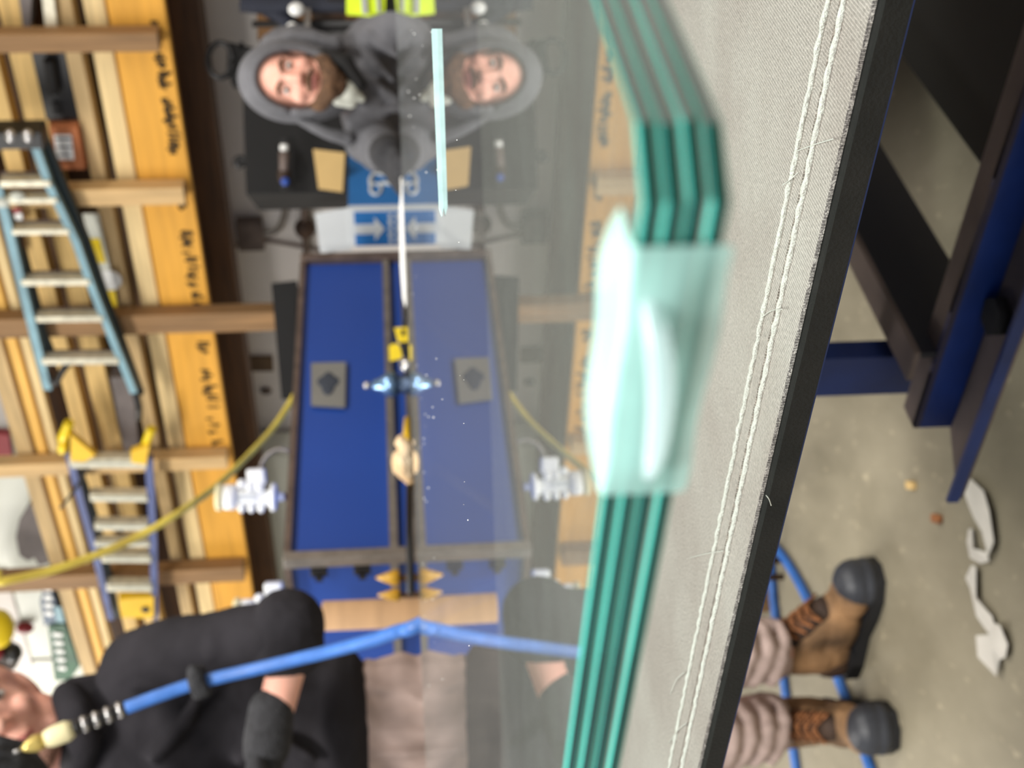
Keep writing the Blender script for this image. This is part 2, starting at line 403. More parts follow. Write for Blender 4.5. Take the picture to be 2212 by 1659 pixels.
# hem fold ridge between the stitch lines
bm = B(); h0, h1 = on_z(1810, 0, ZT), on_z(1462, 1659, ZT); hd = h1 - h0
beam(bm, h0 - hd*.5 + V((0, 0, .0002)), h1 + hd*.5 + V((0, 0, .0002)), .0048, .0006); tb.part('hem', bm, M_canvas)

# blue steel frame below: the low channel rail, the post and the cross member seen under the edge
ZR = .44
L1a, L1b = on_z(1997, 735, ZR), on_z(2195, 108, ZR)
rd = (L1b - L1a).normalized(); nr = V((rd.y, -rd.x, 0)); nr = nr if nr.y < 0 else -nr      # nr points at the camera side
fw = abs((on_z(2012, 807, ZR) - L1a).dot(nr))
S0 = L1a - rd*.09; S1 = L1a + rd*1.1
hw = .040
bm = B(); prism(bm, [S0, S1, S1 + nr*fw, S0 + nr*fw], V((0, 0, -.006))); tb.part('rail_flange', bm, M_wornsteel)
bm = B(); prism(bm, [S0 + nr*(fw-.005), S1 + nr*(fw-.005), S1 + nr*fw, S0 + nr*fw], V((0, 0, -hw))); tb.part('channel_rail', bm, M_steelblue)
lo = V((0, 0, -hw)); bm = B()
prism(bm, [S0 + lo - rd*.0 + nr*(fw-.005), S1 + lo + nr*(fw-.005), S1 + lo + nr*(fw+.055), S0 + rd*.0 - rd*.05 + lo + nr*(fw+.055)], V((0, 0, -.006))); tb.part('rail_flange', bm, M_wornsteel)
bm = B(); prism(bm, [S0 - rd*.05 + lo + nr*(fw+.055), S1 + lo + nr*(fw+.055), S1 + lo + nr*(fw+.06), S0 - rd*.05 + lo + nr*(fw+.06)], V((0, 0, .012))); tb.part('rail_lip', bm, M_steelblue)
bm = B(); tube(bm, [S0 + rd*.16 + nr*(fw+.02) + lo + V((0, 0, -.001)), S0 + rd*.16 + nr*(fw+.02) + lo + V((0, 0, .012))], .02, 6); tb.part('bolt', bm, M_rubber)
# upright post
pL = on_z(1990, 851, ZR); pM = on_z(1990, 768, ZR); pR = on_z(1990, 735, ZR)
wA = abs((pM - pL).dot(AX))*1.0 or .05
base = V((L1a.x, L1a.y, 0)) ; pA = .052; pB = .028
cN = on_y(1988, 769, S0.y + .0)                   # near vertical edge between the two visible faces
cN = V((cN.x, cN.y, 0))
q = [cN, cN + AX*pA, cN + AX*pA + BX*pB, cN + BX*pB]
bm = B(); prism(bm, [V((p.x, p.y, ZR - hw)) for p in q], V((0, 0, ZT - .0095 - ZR + hw))); tb.part('post', bm, M_steelblue)
M_shadeblue = mat('shade_dark_blue_steel', srgb(14, 18, 34), .5, noise=.15)  # blue frame steel with its shade put into the near-black colour
# cross member running back to the right from the rail
aC = L1a.dot(AX) - .01
def oa(x, y, a=None):
    a = aC if a is None else a; d = ray(x, y); return CAM + d*(a/d.dot(AX))
m0, m1 = oa(1975, 735), oa(1828, 455); b0_, b1_ = oa(1985, 735), oa(1865, 310)
mh = m0.z - b0_.z if (m0.z - b0_.z) > .03 else .06
print('cross', m0, m1, b0_, b1_, aC, 'L1a', L1a, 'hw', hw, fw)
zc_ = m0.z
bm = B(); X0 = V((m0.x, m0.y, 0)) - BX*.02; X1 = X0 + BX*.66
prism(bm, [X0 + V((0, 0, zc_)), X1 + V((0, 0, zc_)), X1 + V((0, 0, zc_-.085)), X0 + V((0, 0, zc_-.085))], AX*.006); tb.part('cross_member', bm, M_shadeblue)
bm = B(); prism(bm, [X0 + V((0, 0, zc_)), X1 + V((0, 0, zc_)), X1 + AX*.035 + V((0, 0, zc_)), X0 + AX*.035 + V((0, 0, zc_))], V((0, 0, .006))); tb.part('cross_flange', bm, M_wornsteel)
for p in (S1 - rd*.05 + nr*(fw*.5), left + inn*.08 - ed*.08, V((left.x + .1, 1.42, 0))):
    zt_q = ZR - hw if p.z > .1 and p.x > 0 else ZT - .0095
    bm = B(); box(bm, (p.x, p.y, zt_q/2), (.05, .05, zt_q)); tb.part('leg', bm, M_steelblue)
# flat matt black panel just under rail height at right
bm = B(); s0 = on_z(1925, 60, .36); s1 = on_z(2125, 330, .36); sd = (s0 - s1).normalized()
prism(bm, [s1 - sd*.1, s1 + sd*1.0, s1 + sd*1.0 - AX*.8, s1 - sd*.1 - AX*.8], V((0, 0, .012)))
tb.part('shelf', bm, M_blackmat)

# ================================================================== GLASS STACK
ZG = CAM_Z - .020; TG = .0017; NG = 4
gc = on_z(1398, 345, ZG); ga = on_z(1222, 1640, ZG); gb = on_z(1287, 10, ZG)
dA = (ga - gc).normalized(); dB = (gb - gc).normalized()
e0, e1 = on_z(862, 217, ZG), on_z(905, 1290, ZG)   # far edge
def isect(p, d, q, e):
    den = d.x*e.y - d.y*e.x; t = ((q.x-p.x)*e.y - (q.y-p.y)*e.x)/den; return p + d*t
ev = (e1 - e0)
fl = isect(gc, dA, e0, ev); fr_ = isect(gc, dB, e0, ev)
fl = gc + dA*min((fl-gc).length, 1.5) if (fl-gc).dot(dA) > 0 else gc + dA*1.4
fr_ = gc + dB*min(max((fr_-gc).dot(dB), .2), 2.0)
def far_at(x): t = (x - e0.x)/ev.x; return e0 + ev*t
FL, FRt = far_at(max(fl.x, -1.05)), far_at(min(fr_.x, 1.05))
corner_cut = [gc + dA*.004, gc + dB*.006]
gpoly = [corner_cut[0], fl, FL, FRt, fr_, corner_cut[1]]
if (fl - FL).length < .02: gpoly.remove(FL)
if (fr_ - FRt).length < .02: gpoly.remove(FRt)
print('glass poly', [tuple(round(c, 3) for c in p) for p in gpoly])
edge_out = []
def sheet(k):
    bm = B(); z1 = ZG - k*(TG + .00015); z0 = z1 - TG
    dx = random.uniform(-.0003, .0003)
    P = [V((p.x + dx, p.y, 0)) for p in gpoly]; n = len(P)
    lv = [z1, z1 - .00032, z0 + .00032, z0]
    cen = sum(P, V())/n
    rows = []
    for i, z in enumerate(lv):
        ins = .0003 if i in (0, 3) else 0
        rows.append([bm.verts.new(V((p.x, p.y, z)) + (cen - p).normalized()*ins) for p in P])
    f = bm.faces.new(rows[0]); f.material_index = 0
    for r in range(3):
        for j in range(n):
            f = bm.faces.new((rows[r][j], rows[r+1][j], rows[r+1][(j+1) % n], rows[r][(j+1) % n])); f.material_index = 3 if r != 1 else 2
    bmesh.ops.recalc_face_normals(bm, faces=bm.faces[:])
    words = ['uppermost', 'second', 'third', 'lowest'][k]
    o = single('glass_sheet', bm, [M_gtop if k == 0 else M_gclear, M_gclear, M_gedge, M_garris],
        words + ' of the four clear glass sheets stacked over the canvas table' + (', mirroring the workshop' if k == 0 else ', its teal edge showing'),
        'glass', (cen.x, cen.y, z0), group='stacked glass sheets on the table')
for k in range(NG): sheet(k)
zb = ZG - NG*(TG + .00015)
# spacer battens keep the stack off the cloth, beyond both sides of the view
for c, lab in ((V((-.80, 1.28, 0)), 'left'), (V((.80, 1.28, 0)), 'right')):
    bm = B(); box(bm, (c.x, c.y, (ZT + zb)/2), (.07, .22, zb - ZT))
    single('spacer_block', bm, M_pine3, 'pale wood spacer block under the %s side of the glass stack' % lab, 'block', (c.x, c.y, ZT), group='spacer blocks under the glass')
# dust and chips on the glass
rnd = random.Random(3); bm = B()
for k in range(60):
    y = rnd.uniform(20, 1500); x = 868 + .03*y + rnd.choice([4, 8, 14, 22, 40, 60, 100]) + rnd.uniform(0, 12)
    p = on_z(x, y, ZG); s = .00022*(p.y/.6)*rnd.uniform(.6, 1.5)
    ell(bm, p + V((0, 0, s*.4)), (s*rnd.uniform(.6, 1.4), s, s*.5), seg=6)
single('glass_dust', bm, M_white, 'white chips and dust specks on the topmost glass sheet', 'dust', tuple(on_z(900, 800, ZG)), kind='stuff')
# glass offcut sliver standing on the top sheet
bm = B(); s0, s1 = on_z(944, 62, ZG), on_z(958, 448, ZG)
hs = .0019; sdir = (s1 - s0).normalized()
prism(bm, [s0, s0 + V((0, 0, hs)) , s1 + V((0, 0, hs*.8)), s1 + sdir*.003 + V((0, 0, .0006)), s1], V((0, .004, 0)))
M_sliver = mat('pale_teal_glass', srgb(190, 226, 226), .25, noise=.12, scale=90)
single('glass_offcut', bm, M_sliver, 'thin pale teal sliver of glass lying on the top sheet before the hooded person', 'glass offcut', tuple(s0))
# film wrapped over the near edge of the stack
bm = B(); rows = []
film_y = [520, 560, 620, 700, 800, 900, 980, 1035, 1060]
bul = [0, .35, .8, 1, 1, .95, .8, .35, 0]
for y, w in zip(film_y, bul):
    cur = []
    et = 1398 + (y - 345)*(1222 - 1398)/(1640 - 345)     # image x of the top edge here
    pe = on_z(et, y, ZG)
    nrm = V((-dA.y, dA.x, 0)); nrm = nrm if nrm.y < 0 else -nrm
    for t in [i/14 for i in range(15)]:
        if t < .35:
            s = (t - .35)/.35; p = pe + nrm*s*.010*(.5 + .5*w) + V((0, 0, .0006 + .0016*w*math.sin(math.pi*(t/.35))*.7))
        else:
            s = (t - .35)/.65
            p = pe + nrm*(.0008 + .0009*w*math.sin(math.pi*min(1, s*1.1))) + V((0, 0, .0006 - s*(NG*TG + .002)))
        p += V((0, 0, .0004*math.sin(t*9 + y*.02)*w)); cur.append(bm.verts.new(p))
    rows.append(cur)
for a, b in zip(rows, rows[1:]):
    for i in range(14):
        f = bm.faces.new((a[i], a[i+1], b[i+1], b[i])); f.smooth = True
def film(c=(168, 214, 208), op=.48, nm='pale_teal_plastic_film'):
    m = mat(nm, srgb(*c), .22, noise=.1, scale=60); nt = m.node_tree; N = nt.nodes; L = nt.links
    p = N['Principled BSDF']; out = [n for n in N if n.type == 'OUTPUT_MATERIAL'][0]
    tr = N.new('ShaderNodeBsdfTransparent'); mx = N.new('ShaderNodeMixShader'); mx.inputs[0].default_value = op
    L.new(tr.outputs[0], mx.inputs[1]); L.new(p.outputs[0], mx.inputs[2]); L.new(mx.outputs[0], out.inputs[0]); return m
def filmmods(o):
    s = o.modifiers.new('thick', 'SOLIDIFY'); s.thickness = .0002; s.offset = 1
    subsurf(2)(o)
single('plastic_film', bm, film(), 'pale teal plastic film bulging over the near edge of the glass stack', 'plastic film', tuple(pe), mods=filmmods)

# pale tube down the film, its gloss highlight put into white colour
sp_ = [on_z(x, y, ZG - .0005 - .0035*t) - V((0, .0015, 0)) for x, y, t in ((1380, 590, .2), (1402, 680, .4), (1418, 780, .6), (1420, 880, .7), (1408, 980, .8), (1392, 1030, .9))]
flm = [o for o in bpy.data.objects if o.name == 'plastic_film'][0]
bm = B(); sq = spline(sp_, 5); tube(bm, sq, [.0013*math.sin(math.pi*(i+1)/(len(sq)+1))**.5 for i in range(len(sq))], 8)
bm.transform(flm.matrix_world.inverted()); o = mesh('highlight', bm, film((214, 236, 240), .34, 'whitish_film'), True); link(o); o.parent = flm; o['label'] = 'whitish crease'

# ================================================================== LUMBER RACK
RB = 4.50                                        # front face of the lumber
def bd(x, y, b=RB): return on_b(x, y, b)
def board(name, label, xt, xb, y, m, b=RB, thick=.09, a0=None, a1=None, grp='boards lying in the lumber rack'):
    """horizontal board whose face spans image x xt..xb at image y; runs along the wall"""
    zt = bd(xt, y, b).z; zb_ = bd(xb, y, b).z
    a0 = -3.0 if a0 is None else a0; a1 = 8.5 if a1 is None else a1
    bm = B(); box(bm, (b + thick/2, (a0+a1)/2, (zt+zb_)/2), (thick, a1-a0, abs(zt-zb_)), ROOM, bev=.004)
    return single(name, bm, m, label, 'board', room(b + thick/2, (a0+a1)/2, min(zt, zb_)), TH, group=grp)
Y0 = 554
aL = lambda x, y: bd(x, y).y
board('engineered_beam', 'deep orange engineered wood beam stamped with black lettering, lowest in the lumber rack', 329, 437, Y0, M_lvl, thick=.045, grp=None)
board('lumber_board', 'pale pine board directly above the orange stamped beam', 285, 325, Y0, M_pine, b=RB+.01)
board('lumber_board', 'tan pine board second above the orange stamped beam', 232, 264, Y0, M_pine3, b=RB+.02)
board('lumber_board', 'tan pine board seen through the upper ladder, behind its lower rail', 124, 172, Y0, M_pine2, b=RB+.03)
board('lumber_board', 'honey pine board seen through the upper ladder, behind its steps', 62, 100, Y0, M_pine2, b=RB+.03)
board('lumber_board', 'pale yellow board just above the upper ladder rail', -8, 14, Y0, M_pine, b=RB+.0, thick=.05)
board('lumber_board', 'thin honey board above the ladders, second from the topmost', -40, -16, Y0, M_lvledge, b=RB, thick=.05)
board('lumber_board', 'topmost tan board of the rack, along the white cabinet', -92, -50, Y0, M_pine3, b=RB, thick=.05)
# dark lumber behind and below; the beam's brown carries the shadow there
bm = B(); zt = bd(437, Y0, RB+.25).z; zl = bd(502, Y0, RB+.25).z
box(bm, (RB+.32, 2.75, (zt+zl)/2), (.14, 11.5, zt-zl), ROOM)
single('shade_coloured_beam', bm, M_darkwood, 'dark brown timber beam coloured as the shadow under the orange stamped beam', 'beam', room(RB+.32, 2.75, zl), TH)
bm = B(); box(bm, (RB+.42, 2.75, bd(0, 800).z*.5+1.3), (.03, 11.5, 2.3), ROOM)
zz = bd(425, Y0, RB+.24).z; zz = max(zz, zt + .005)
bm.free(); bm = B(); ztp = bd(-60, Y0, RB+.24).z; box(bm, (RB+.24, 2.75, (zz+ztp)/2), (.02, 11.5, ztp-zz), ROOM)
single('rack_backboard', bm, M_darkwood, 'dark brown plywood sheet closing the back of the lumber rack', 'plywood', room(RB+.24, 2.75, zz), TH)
# stamped lettering (illegible stencil strokes)
rnd = random.Random(11)
lvl = [o for o in bpy.data.objects if o.name.startswith('engineered_beam')][0]
for (ya, yb) in ((40, 62), (118, 190), (215, 345), (425, 455), (500, 690), (740, 760), (800, 880), (905, 960)):
    bm = B(); y = ya
    while y < yb:
        x = 329 + (437-329)*rnd.uniform(.60, .68) + (y - Y0)*.145
        w = rnd.uniform(3, 7); 
        if rnd.random() < .82:
            p = bd(x, y, RB-.0015); q = bd(x + rnd.uniform(14, 28), y + rnd.uniform(-3, 3), RB-.0015)
            beam(bm, room(*p), room(*q), .012, .002, up=BX)
            if rnd.random() < .6:
                r_ = bd(x + rnd.uniform(0, 20), y, RB-.0015); s_ = bd(x + rnd.uniform(0, 20), y + w, RB-.0015); beam(bm, room(*r_), room(*s_), .010, .002, up=BX)
        y += w*1.5
    if len(bm.verts):
        bm.transform(lvl.matrix_world.inverted()); o = mesh('stencil_lettering', bm, M_ink); link(o); o.parent = lvl
# knots
# vertical posts and struts in front
def post(y0, y1, xend, m, label, b=RB-.045, zt=3.4, z0=None):
    ym = (y0+y1)/2; p0 = bd(xend, y0, b); p1 = bd(xend, y1, b); pm = bd(xend, ym, b)
    w = abs(p0.y - p1.y); zlow = z0 if z0 is not None else pm.z
    bm = B(); box(bm, (b, pm.y, (zlow + zt)/2), (.07, w, zt - zlow), ROOM, bev=.003)
    single('rack_post', bm, m, label, 'post', room(b, pm.y, zlow), TH, group='upright posts of the lumber rack')
post(63, 103, 345, M_brownpost, 'brown rack post above the black tool case, rightmost upright')
post(396, 432, 400, M_tanpost, 'pale rack post beside the orange carton')
post(668, 708, 445, M_brownpost, 'tan brown rack post reaching the floor behind the blue case', z0=0.0)
post(976, 1002, 492, M_tanpost, 'pale rack post beside the yellow feet of the lower ladder')
post(1215, 1245, 528, M_brownpost, 'dark brown rack post by the end of the lower ladder')

# items in the rack -------------------------------------------------
def rackbox(name, label, cat, pts, m, depth=.2, b=RB+.02, extra=None):
    """pts: image corners of the face (quad)"""
    P = [bd(x, y, b) for x, y in pts]; cen = sum(P, V())/len(P)
    t = Thing(name, label, cat, room(b, cen.y, min(p.z for p in P)), TH)
    bm = B(); prism(bm, [room(*p) for p in P], BX*depth); t.part('body', bm, m); return t, b
t, b = rackbox('tool_case', 'black plastic tool case standing in the rack by the rightmost post', 'tool case', [(66, 108), (138, 108), (170, 258), (100, 258)], M_black, .2)
bm = B(); tube(bm, [room(*bd(x, y, b-.02)) for x, y in ((106, 128), (108, 140), (116, 190), (118, 198))], .022, 8); t.part('handle', bm, M_blackmat)
bm = B(); prism(bm, [room(*bd(x, y, b-.012)) for x, y in ((112, 222), (128, 222), (134, 248), (116, 248))], BX*.015); t.part('latch', bm, M_blackmat)
t, b = rackbox('carton', 'orange brown carton with a white label beside the upper ladder top', 'carton', [(106, 276), (166, 276), (184, 366), (126, 366)], M_orangecard, .22, RB-.02)
bm = B(); prism(bm, [room(*bd(x, y, b-.004)) for x, y in ((116, 292), (154, 292), (160, 345), (122, 345))], BX*.003); t.part('label', bm, M_white)
for k, (qa, qb) in enumerate(((( 120, 300), (152, 300)), ((123, 318), (155, 318)), ((126, 334), (150, 334)))):
    bm = B(); beam(bm, room(*bd(*qa, b-.006)), room(*bd(*qb, b-.006)), .006, .002, up=BX); t.part('print', bm, M_inkdark)
t, b = rackbox('grey_sack', 'grey sack bulging in the rack right of the brown post', 'sack', [(38, -20), (68, -20), (66, 60), (50, 60)], M_greytarp, .1)
t, b = rackbox('metal_channel', 'pale grey metal channel poking out above the rightmost post', 'metal channel', [(88, -30), (112, -30), (124, 62), (98, 62)], M_step, .06, RB-.01)
t, b = rackbox('spirit_level', 'white spirit level with two yellow stickers leaning behind the upper ladder', 'spirit level', [(178, 462), (212, 462), (262, 694), (236, 694)], M_whitepaint, .012, RB-.004)
for q in (((196, 516), (215, 516), (229, 568), (208, 568)), ((232, 628), (248, 628), (256, 682), (246, 682))):
    bm = B(); prism(bm, [room(*bd(x, y, b-.004)) for x, y in q], BX*.003); t.part('sticker', bm, M_toolyellow, label='yellow sticker')
bm = B(); lathe(bm, [(0, .05), (.01, .05)], room(*bd(236, 606, b-.008)), BX, 14); t.part('vial', bm, M_white)
t, b = rackbox('grey_tarpaulin', 'grey tarpaulin folded in the rack between the two ladders', 'tarpaulin', [(238, 815), (284, 815), (300, 968), (268, 975)], M_greytarp, .15, RB-.01)
for y_, s_ in ((455, 1), (520, 1)):
    t, b = rackbox('red_rag', 'red and white rag behind the upper ladder, %s its third step' % ('above' if y_ == 455 else 'below'), 'rag', [(20, y_-15), (38, y_-15), (52, y_+22), (38, y_+22)], M_red, .03, RB-.02)
    bm = B(); prism(bm, [room(*bd(x, y, b-.004)) for x, y in ((30, y_+8), (46, y_+5), (52, y_+34), (42, y_+36))], BX*.02); t.part('stripe', bm, M_white)
# wall sheet fastening and bags on the left end
t, b = rackbox('white_appliance', 'white enamelled cabinet standing high beyond the top of the rack', 'cabinet', [(-220, 985), (800, 985), (800, 1660), (-160, 1700)], M_whitepaint, .18, RB+.42)
bm = B(); prism(bm, [room(*bd(x, y, b-.01)) for x, y in ((-40, 1230), (12, 1230), (70, 1440), (40, 1520), (-20, 1500))], BX*.008); t.part('panel', bm, M_wall)
bm = B(); beam(bm, room(*bd(30, 1428, b-.006)), room(*bd(130, 1424, b-.006)), .01, .006, up=BX); t.part('door_seam', bm, M_wornsteel)
bm = B(); ell(bm, room(*bd(54, 1356, b-.03)), (.035, .02, .05)); t.part('knob', bm, M_red, label='red oval knob')
bm = B(); beam(bm, room(*bd(8, 1350, b-.02)), room(*bd(48, 1352, b-.02)), .016, .016, up=BX); t.part('rod', bm, M_whitepaint)
t, b = rackbox('plastic_sheeting', 'crumpled grey plastic sheeting against the white cabinet above the rack', 'plastic sheeting', [(64, 1090), (40, 1130), (34, 1160), (42, 1200), (60, 1212), (74, 1205), (84, 1222), (110, 1215), (90, 1100)], M_greytarp, .03, RB+.27)
t, b = rackbox('red_canister', 'red canister at the picture edge above the topmost board', 'canister', [(-40, 935), (18, 940), (26, 988), (-30, 990)], M_red, .04, RB+.26)
t, b = rackbox('soil_bag', 'dark blue bag with white printing standing on the topmost board', 'bag', [(102, 1238), (116, 1290), (134, 1340), (96, 1352), (86, 1300)], M_bagblue, .1, RB+.10)
for k in range(5):
    bm = B(); y = 1256 + k*17; beam(bm, room(*bd(94 + k*.8, y, b-.006)), room(*bd(110+k, y+3, b-.006)), .03, .004, up=BX); t.part('print', bm, M_white)
bm = B(); prism(bm, [room(*bd(x, y, b-.008)) for x, y in ((116, 1310), (132, 1312), (140, 1346), (122, 1344))], BX*.004); t.part('patch', bm, M_lightblue)
t, b = rackbox('soil_bag', 'green bag with white printing standing on the topmost board', 'bag', [(104, 1356), (140, 1350), (172, 1440), (150, 1470), (118, 1470)], M_green, .1, RB+.1)
for k in range(5):
    bm = B(); y = 1370 + k*18; beam(bm, room(*bd(114 + k*3, y, b-.006)), room(*bd(134+k*2, y+3, b-.006)), .03, .004, up=BX); t.part('print', bm, M_white)
t = Thing('pressure_lamp', 'yellow, red and black canister hanging at the picture edge above the bearded person', 'lamp', tuple(room(*bd(0, 1380, RB+.2))))
bm = B(); ell(bm, room(*bd(-6, 1358, RB+.1)), (.11, .09, .09)); t.part('cap', bm, M_toolyellow, True)
bm = B(); ell(bm, room(*bd(-8, 1392, RB+.1)), (.09, .08, .05)); t.part('body', bm, M_red, True)
bm = B(); ell(bm, room(*bd(6, 1418, RB+.1)), (.10, .09, .09)); t.part('base', bm, M_greytarp, True)
bm = B(); ell(bm, room(*bd(28, 1410, RB+.06)), (.055, .05, .05)); t.part('knob', bm, M_black, True)

# ================================================================== LADDERS (lying along the rack front)
LB = RB - .165
def lp(x, y, b=LB): return room(*on_b(x, y, b))
def rail(t, pts, w, m, b=LB, name='side_rail'):
    bm = B()
    for (p, q) in zip(pts, pts[1:]): beam(bm, lp(*p, b), lp(*q, b), w, .03, up=BX)
    return t.part(name, bm, m)
lad = Thing('stepladder', 'pale blue stepladder with aluminium steps hung sideways, upper of the two', 'ladder', tuple(lp(150, 600)), TH)
rail(lad, [(68, 288), (108, 400), (165, 520), (200, 620), (290, 845)], .030, M_lightblue)
rail(lad, [(-5, 400), (14, 470), (45, 600), (104, 838)], .034, M_lightblue)
rail(lad, [(92, 300), (132, 400), (182, 520), (222, 640), (300, 850)], .045, M_railin, LB+.05, 'rail_web')
rail(lad, [(24, 480), (60, 600), (92, 720), (108, 760)], .035, M_railin, LB+.05, 'rail_web')
for xa, xb, y, w in ((2, 112, 391, .040), (0, 126, 428, .034), (28, 152, 495, .034), (48, 196, 604, .042), (80, 224, 683, .042), (92, 258, 774, .05)):
    bm = B(); beam(bm, lp(xa, y), lp(xb, y-1), .05, w*.65, up=AX, bev=.003)
    bm2 = B(); 
    st = lad.part('step', bm, M_step)
    beam(bm2, lp(xa+4, y-10, LB+.04), lp(xb-4, y-11, LB+.04), .004, .04, up=AX); lad.part('step_tread', bm2, M_wornsteel, parent=st)
bm = B(); beam(bm, lp(-30, 292), lp(98, 290), .10, .07, up=AX, bev=.006); tp = lad.part('top_cap', bm, M_black)
for x_ in (22, 60):
    bm = B(); ell(bm, lp(x_, 293, LB-.06), (.025, .012, .02)); lad.part('bolt', bm, M_chrome, parent=tp)
for q in (((96, 800), (112, 830), (122, 826), (135, 800), (150, 782)), ((292, 845), (300, 880), (300, 905))):
    bm = B(); tube(bm, [lp(x, y) for x, y in q], .016, 6); lad.part('foot', bm, M_black)
for x_, y_ in ((40, 432), (8, 445)):
    bm = B(); ell(bm, lp(x_-2, y_-8, LB-.02), (.02, .02, .03)); lad.part('hinge', bm, M_whitepaint)

lad2 = Thing('extension_ladder', 'navy blue ladder with yellow feet and yellow end cap, lower of the two', 'ladder', tuple(lp(250, 1150)), TH)
rail(lad2, [(148, 975), (178, 1090), (206, 1190), (240, 1335)], .032, M_navyrail)
rail(lad2, [(321, 985), (328, 1090), (332, 1190), (335, 1335)], .034, M_navyrail)
rail(lad2, [(166, 1010), (196, 1100), (222, 1190), (250, 1330)], .04, M_railin, LB+.05, 'rail_web')
for xa, xb, y, w in ((152, 318, 993, .075), (196, 320, 1068, .06), (206, 322, 1130, .06), (206, 326, 1168, .045), (220, 328, 1200, .06), (232, 330, 1262, .07)):
    bm = B(); beam(bm, lp(xa, y), lp(xb, y+1), .05, w*.8, up=AX, bev=.003)
    st = lad2.part('step', bm, M_step)
    bm2 = B(); beam(bm2, lp(xa+4, y+9, LB-.03), lp(xb-4, y+9, LB-.03), .004, .012, up=AX); lad2.part('step_edge', bm2, M_whitepaint, parent=st)
for q, r in ((((150, 912), (140, 935), (134, 950)), .022), (((136, 955), (134, 975)), .02), (((328, 925), (318, 950), (312, 970)), .02)):
    bm = B(); tube(bm, [lp(x, y, LB-.02) for x, y in q], r, 8); lad2.part('foot', bm, M_toolyellow)
for q in (((152, 938), (206, 984), (182, 998), (152, 996)), ((282, 976), (322, 962), (316, 1004), (284, 1000))):
    bm = B(); prism(bm, [lp(x, y, LB-.055) for x, y in q], BX*.03); lad2.part('bracket', bm, M_yellow, label='yellow corner bracket')
bm = B(); prism(bm, [lp(x, y, LB-.03) for x, y in ((256, 1296), (290, 1292), (332, 1290), (332, 1336), (262, 1334))], BX*.06); ec = lad2.part('end_cap', bm, M_yellow, label='yellow end cap')
bm = B(); lathe(bm, [(0, .022), (.01, .022)], lp(314, 1318, LB-.035), BX, 12); lad2.part('bolt_hole', bm, M_black, parent=ec)
bm = B(); tube(bm, spline([lp(x, y, LB-.02) for x, y in ((70, 1330), (130, 1098), (160, 1060), (190, 1010))][1:], 6), .007, 6); lad2.part('strap', bm, M_black)

# ================================================================== YELLOW AIR HOSE
hp = []
for x, y, D in ((-60, 1268, 3.6), (0, 1257, 3.6), (100, 1235, 3.7), (210, 1198, 3.8), (300, 1158, 3.9), (390, 1105, 4.0), (470, 1048, 4.3), (545, 975, 4.6), (590, 925, 4.75), (625, 873, 4.85), (650, 835, 4.9), (700, 790, 4.9)):
    hp.append(on_y(x, y, D))
hp = [hp[0] + V((-1.2, -.6, 1.9)), hp[0] + V((-.45, -.2, .6))] + hp + [hp[-1] + V((.05, 0, -.6)), V((hp[-1].x + .08, hp[-1].y, .012))]
bm = B(); tube(bm, spline(hp, 6), .0115, 10); single('air_hose', bm, M_yhose, 'yellow air hose hanging in an arc across the rack and behind the blue case', 'hose', tuple(hp[-1]), smooth=True)

# ================================================================== BLUE ROAD CASE
def solve_case():
    y1 = 2.95
    L1 = on_y(848, 1200, y1)                      # lower left front corner region
    return L1
c0 = on_y(845, 1200, 3.4); zc_top = on_y(612, 1190, 3.4).z; WCs = 1.36
caseT = Thing('road_case', 'large blue road case with grey metal edging, standing behind the glass', 'case', (c0.x, c0.y, 0), TH)
# local frame: x = BX (along the front, to the right and back), y = AX (to the left and back)
Lc, Dc, Hc = WCs, .75, zc_top
bm = B(); box(bm, (Lc/2, Dc/2, (.12+Hc)/2), (Lc-.02, Dc-.02, Hc-.12)); caseT.part('body', bm, M_blue, world=False)
e = .022
zmid = on_y(849, 1190, 3.4).z
for z in (.13, zmid-.002, Hc-.008):
    w = .018 if z != zmid-.002 else .022
    bm = B(); box(bm, (Lc/2, 0, z), (Lc, .014, w)); caseT.part('edge_trim', bm, M_alu if z != Hc-.008 else M_bronze, world=False)
    bm = B(); box(bm, (0, Dc/2, z), (.014, Dc, w)); caseT.part('edge_trim', bm, M_alu if z != Hc-.008 else M_bronze, world=False)
for z in (zmid-.06,):
    bm = B(); box(bm, (Lc/2, -.002, z), (Lc, .016, .02)); caseT.part('edge_trim', bm, M_alu, world=False)
for x, y in ((0, 0), (Lc, 0), (0, Dc), (Lc, Dc)):
    bm = B(); box(bm, (x, y, (.12+Hc)/2), (.034, .034, Hc-.12), bev=.004); caseT.part('corner_post', bm, M_alu if x == 0 else M_bronze, world=False)
for x in (.3, .85):
    bm = B(); box(bm, (x, -.004, zmid-.038), (.012, .012, .06)); caseT.part('strut', bm, M_alu, world=False)
for x, y in ((.1, .1), (Lc-.1, .1), (.1, Dc-.1), (Lc-.1, Dc-.1)):
    bm = B(); lathe(bm, [(-.025, .05), (-.02, .06), (.02, .06), (.025, .05)], (x, y, .06), (1, 0, 0)); caseT.part('caster', bm, M_black, world=False)
# left side latches
for (x_, y_) in ((690, 1222), (783, 1224)):
    p = caseT.inv @ on_y(x_, y_, 3.44)
    bm = B(); box(bm, (-.012, .035, p.z), (.02, .03, .045), bev=.004); box(bm, (-.02, .05, p.z), (.015, .02, .02)); caseT.part('latch', bm, M_black, world=False)
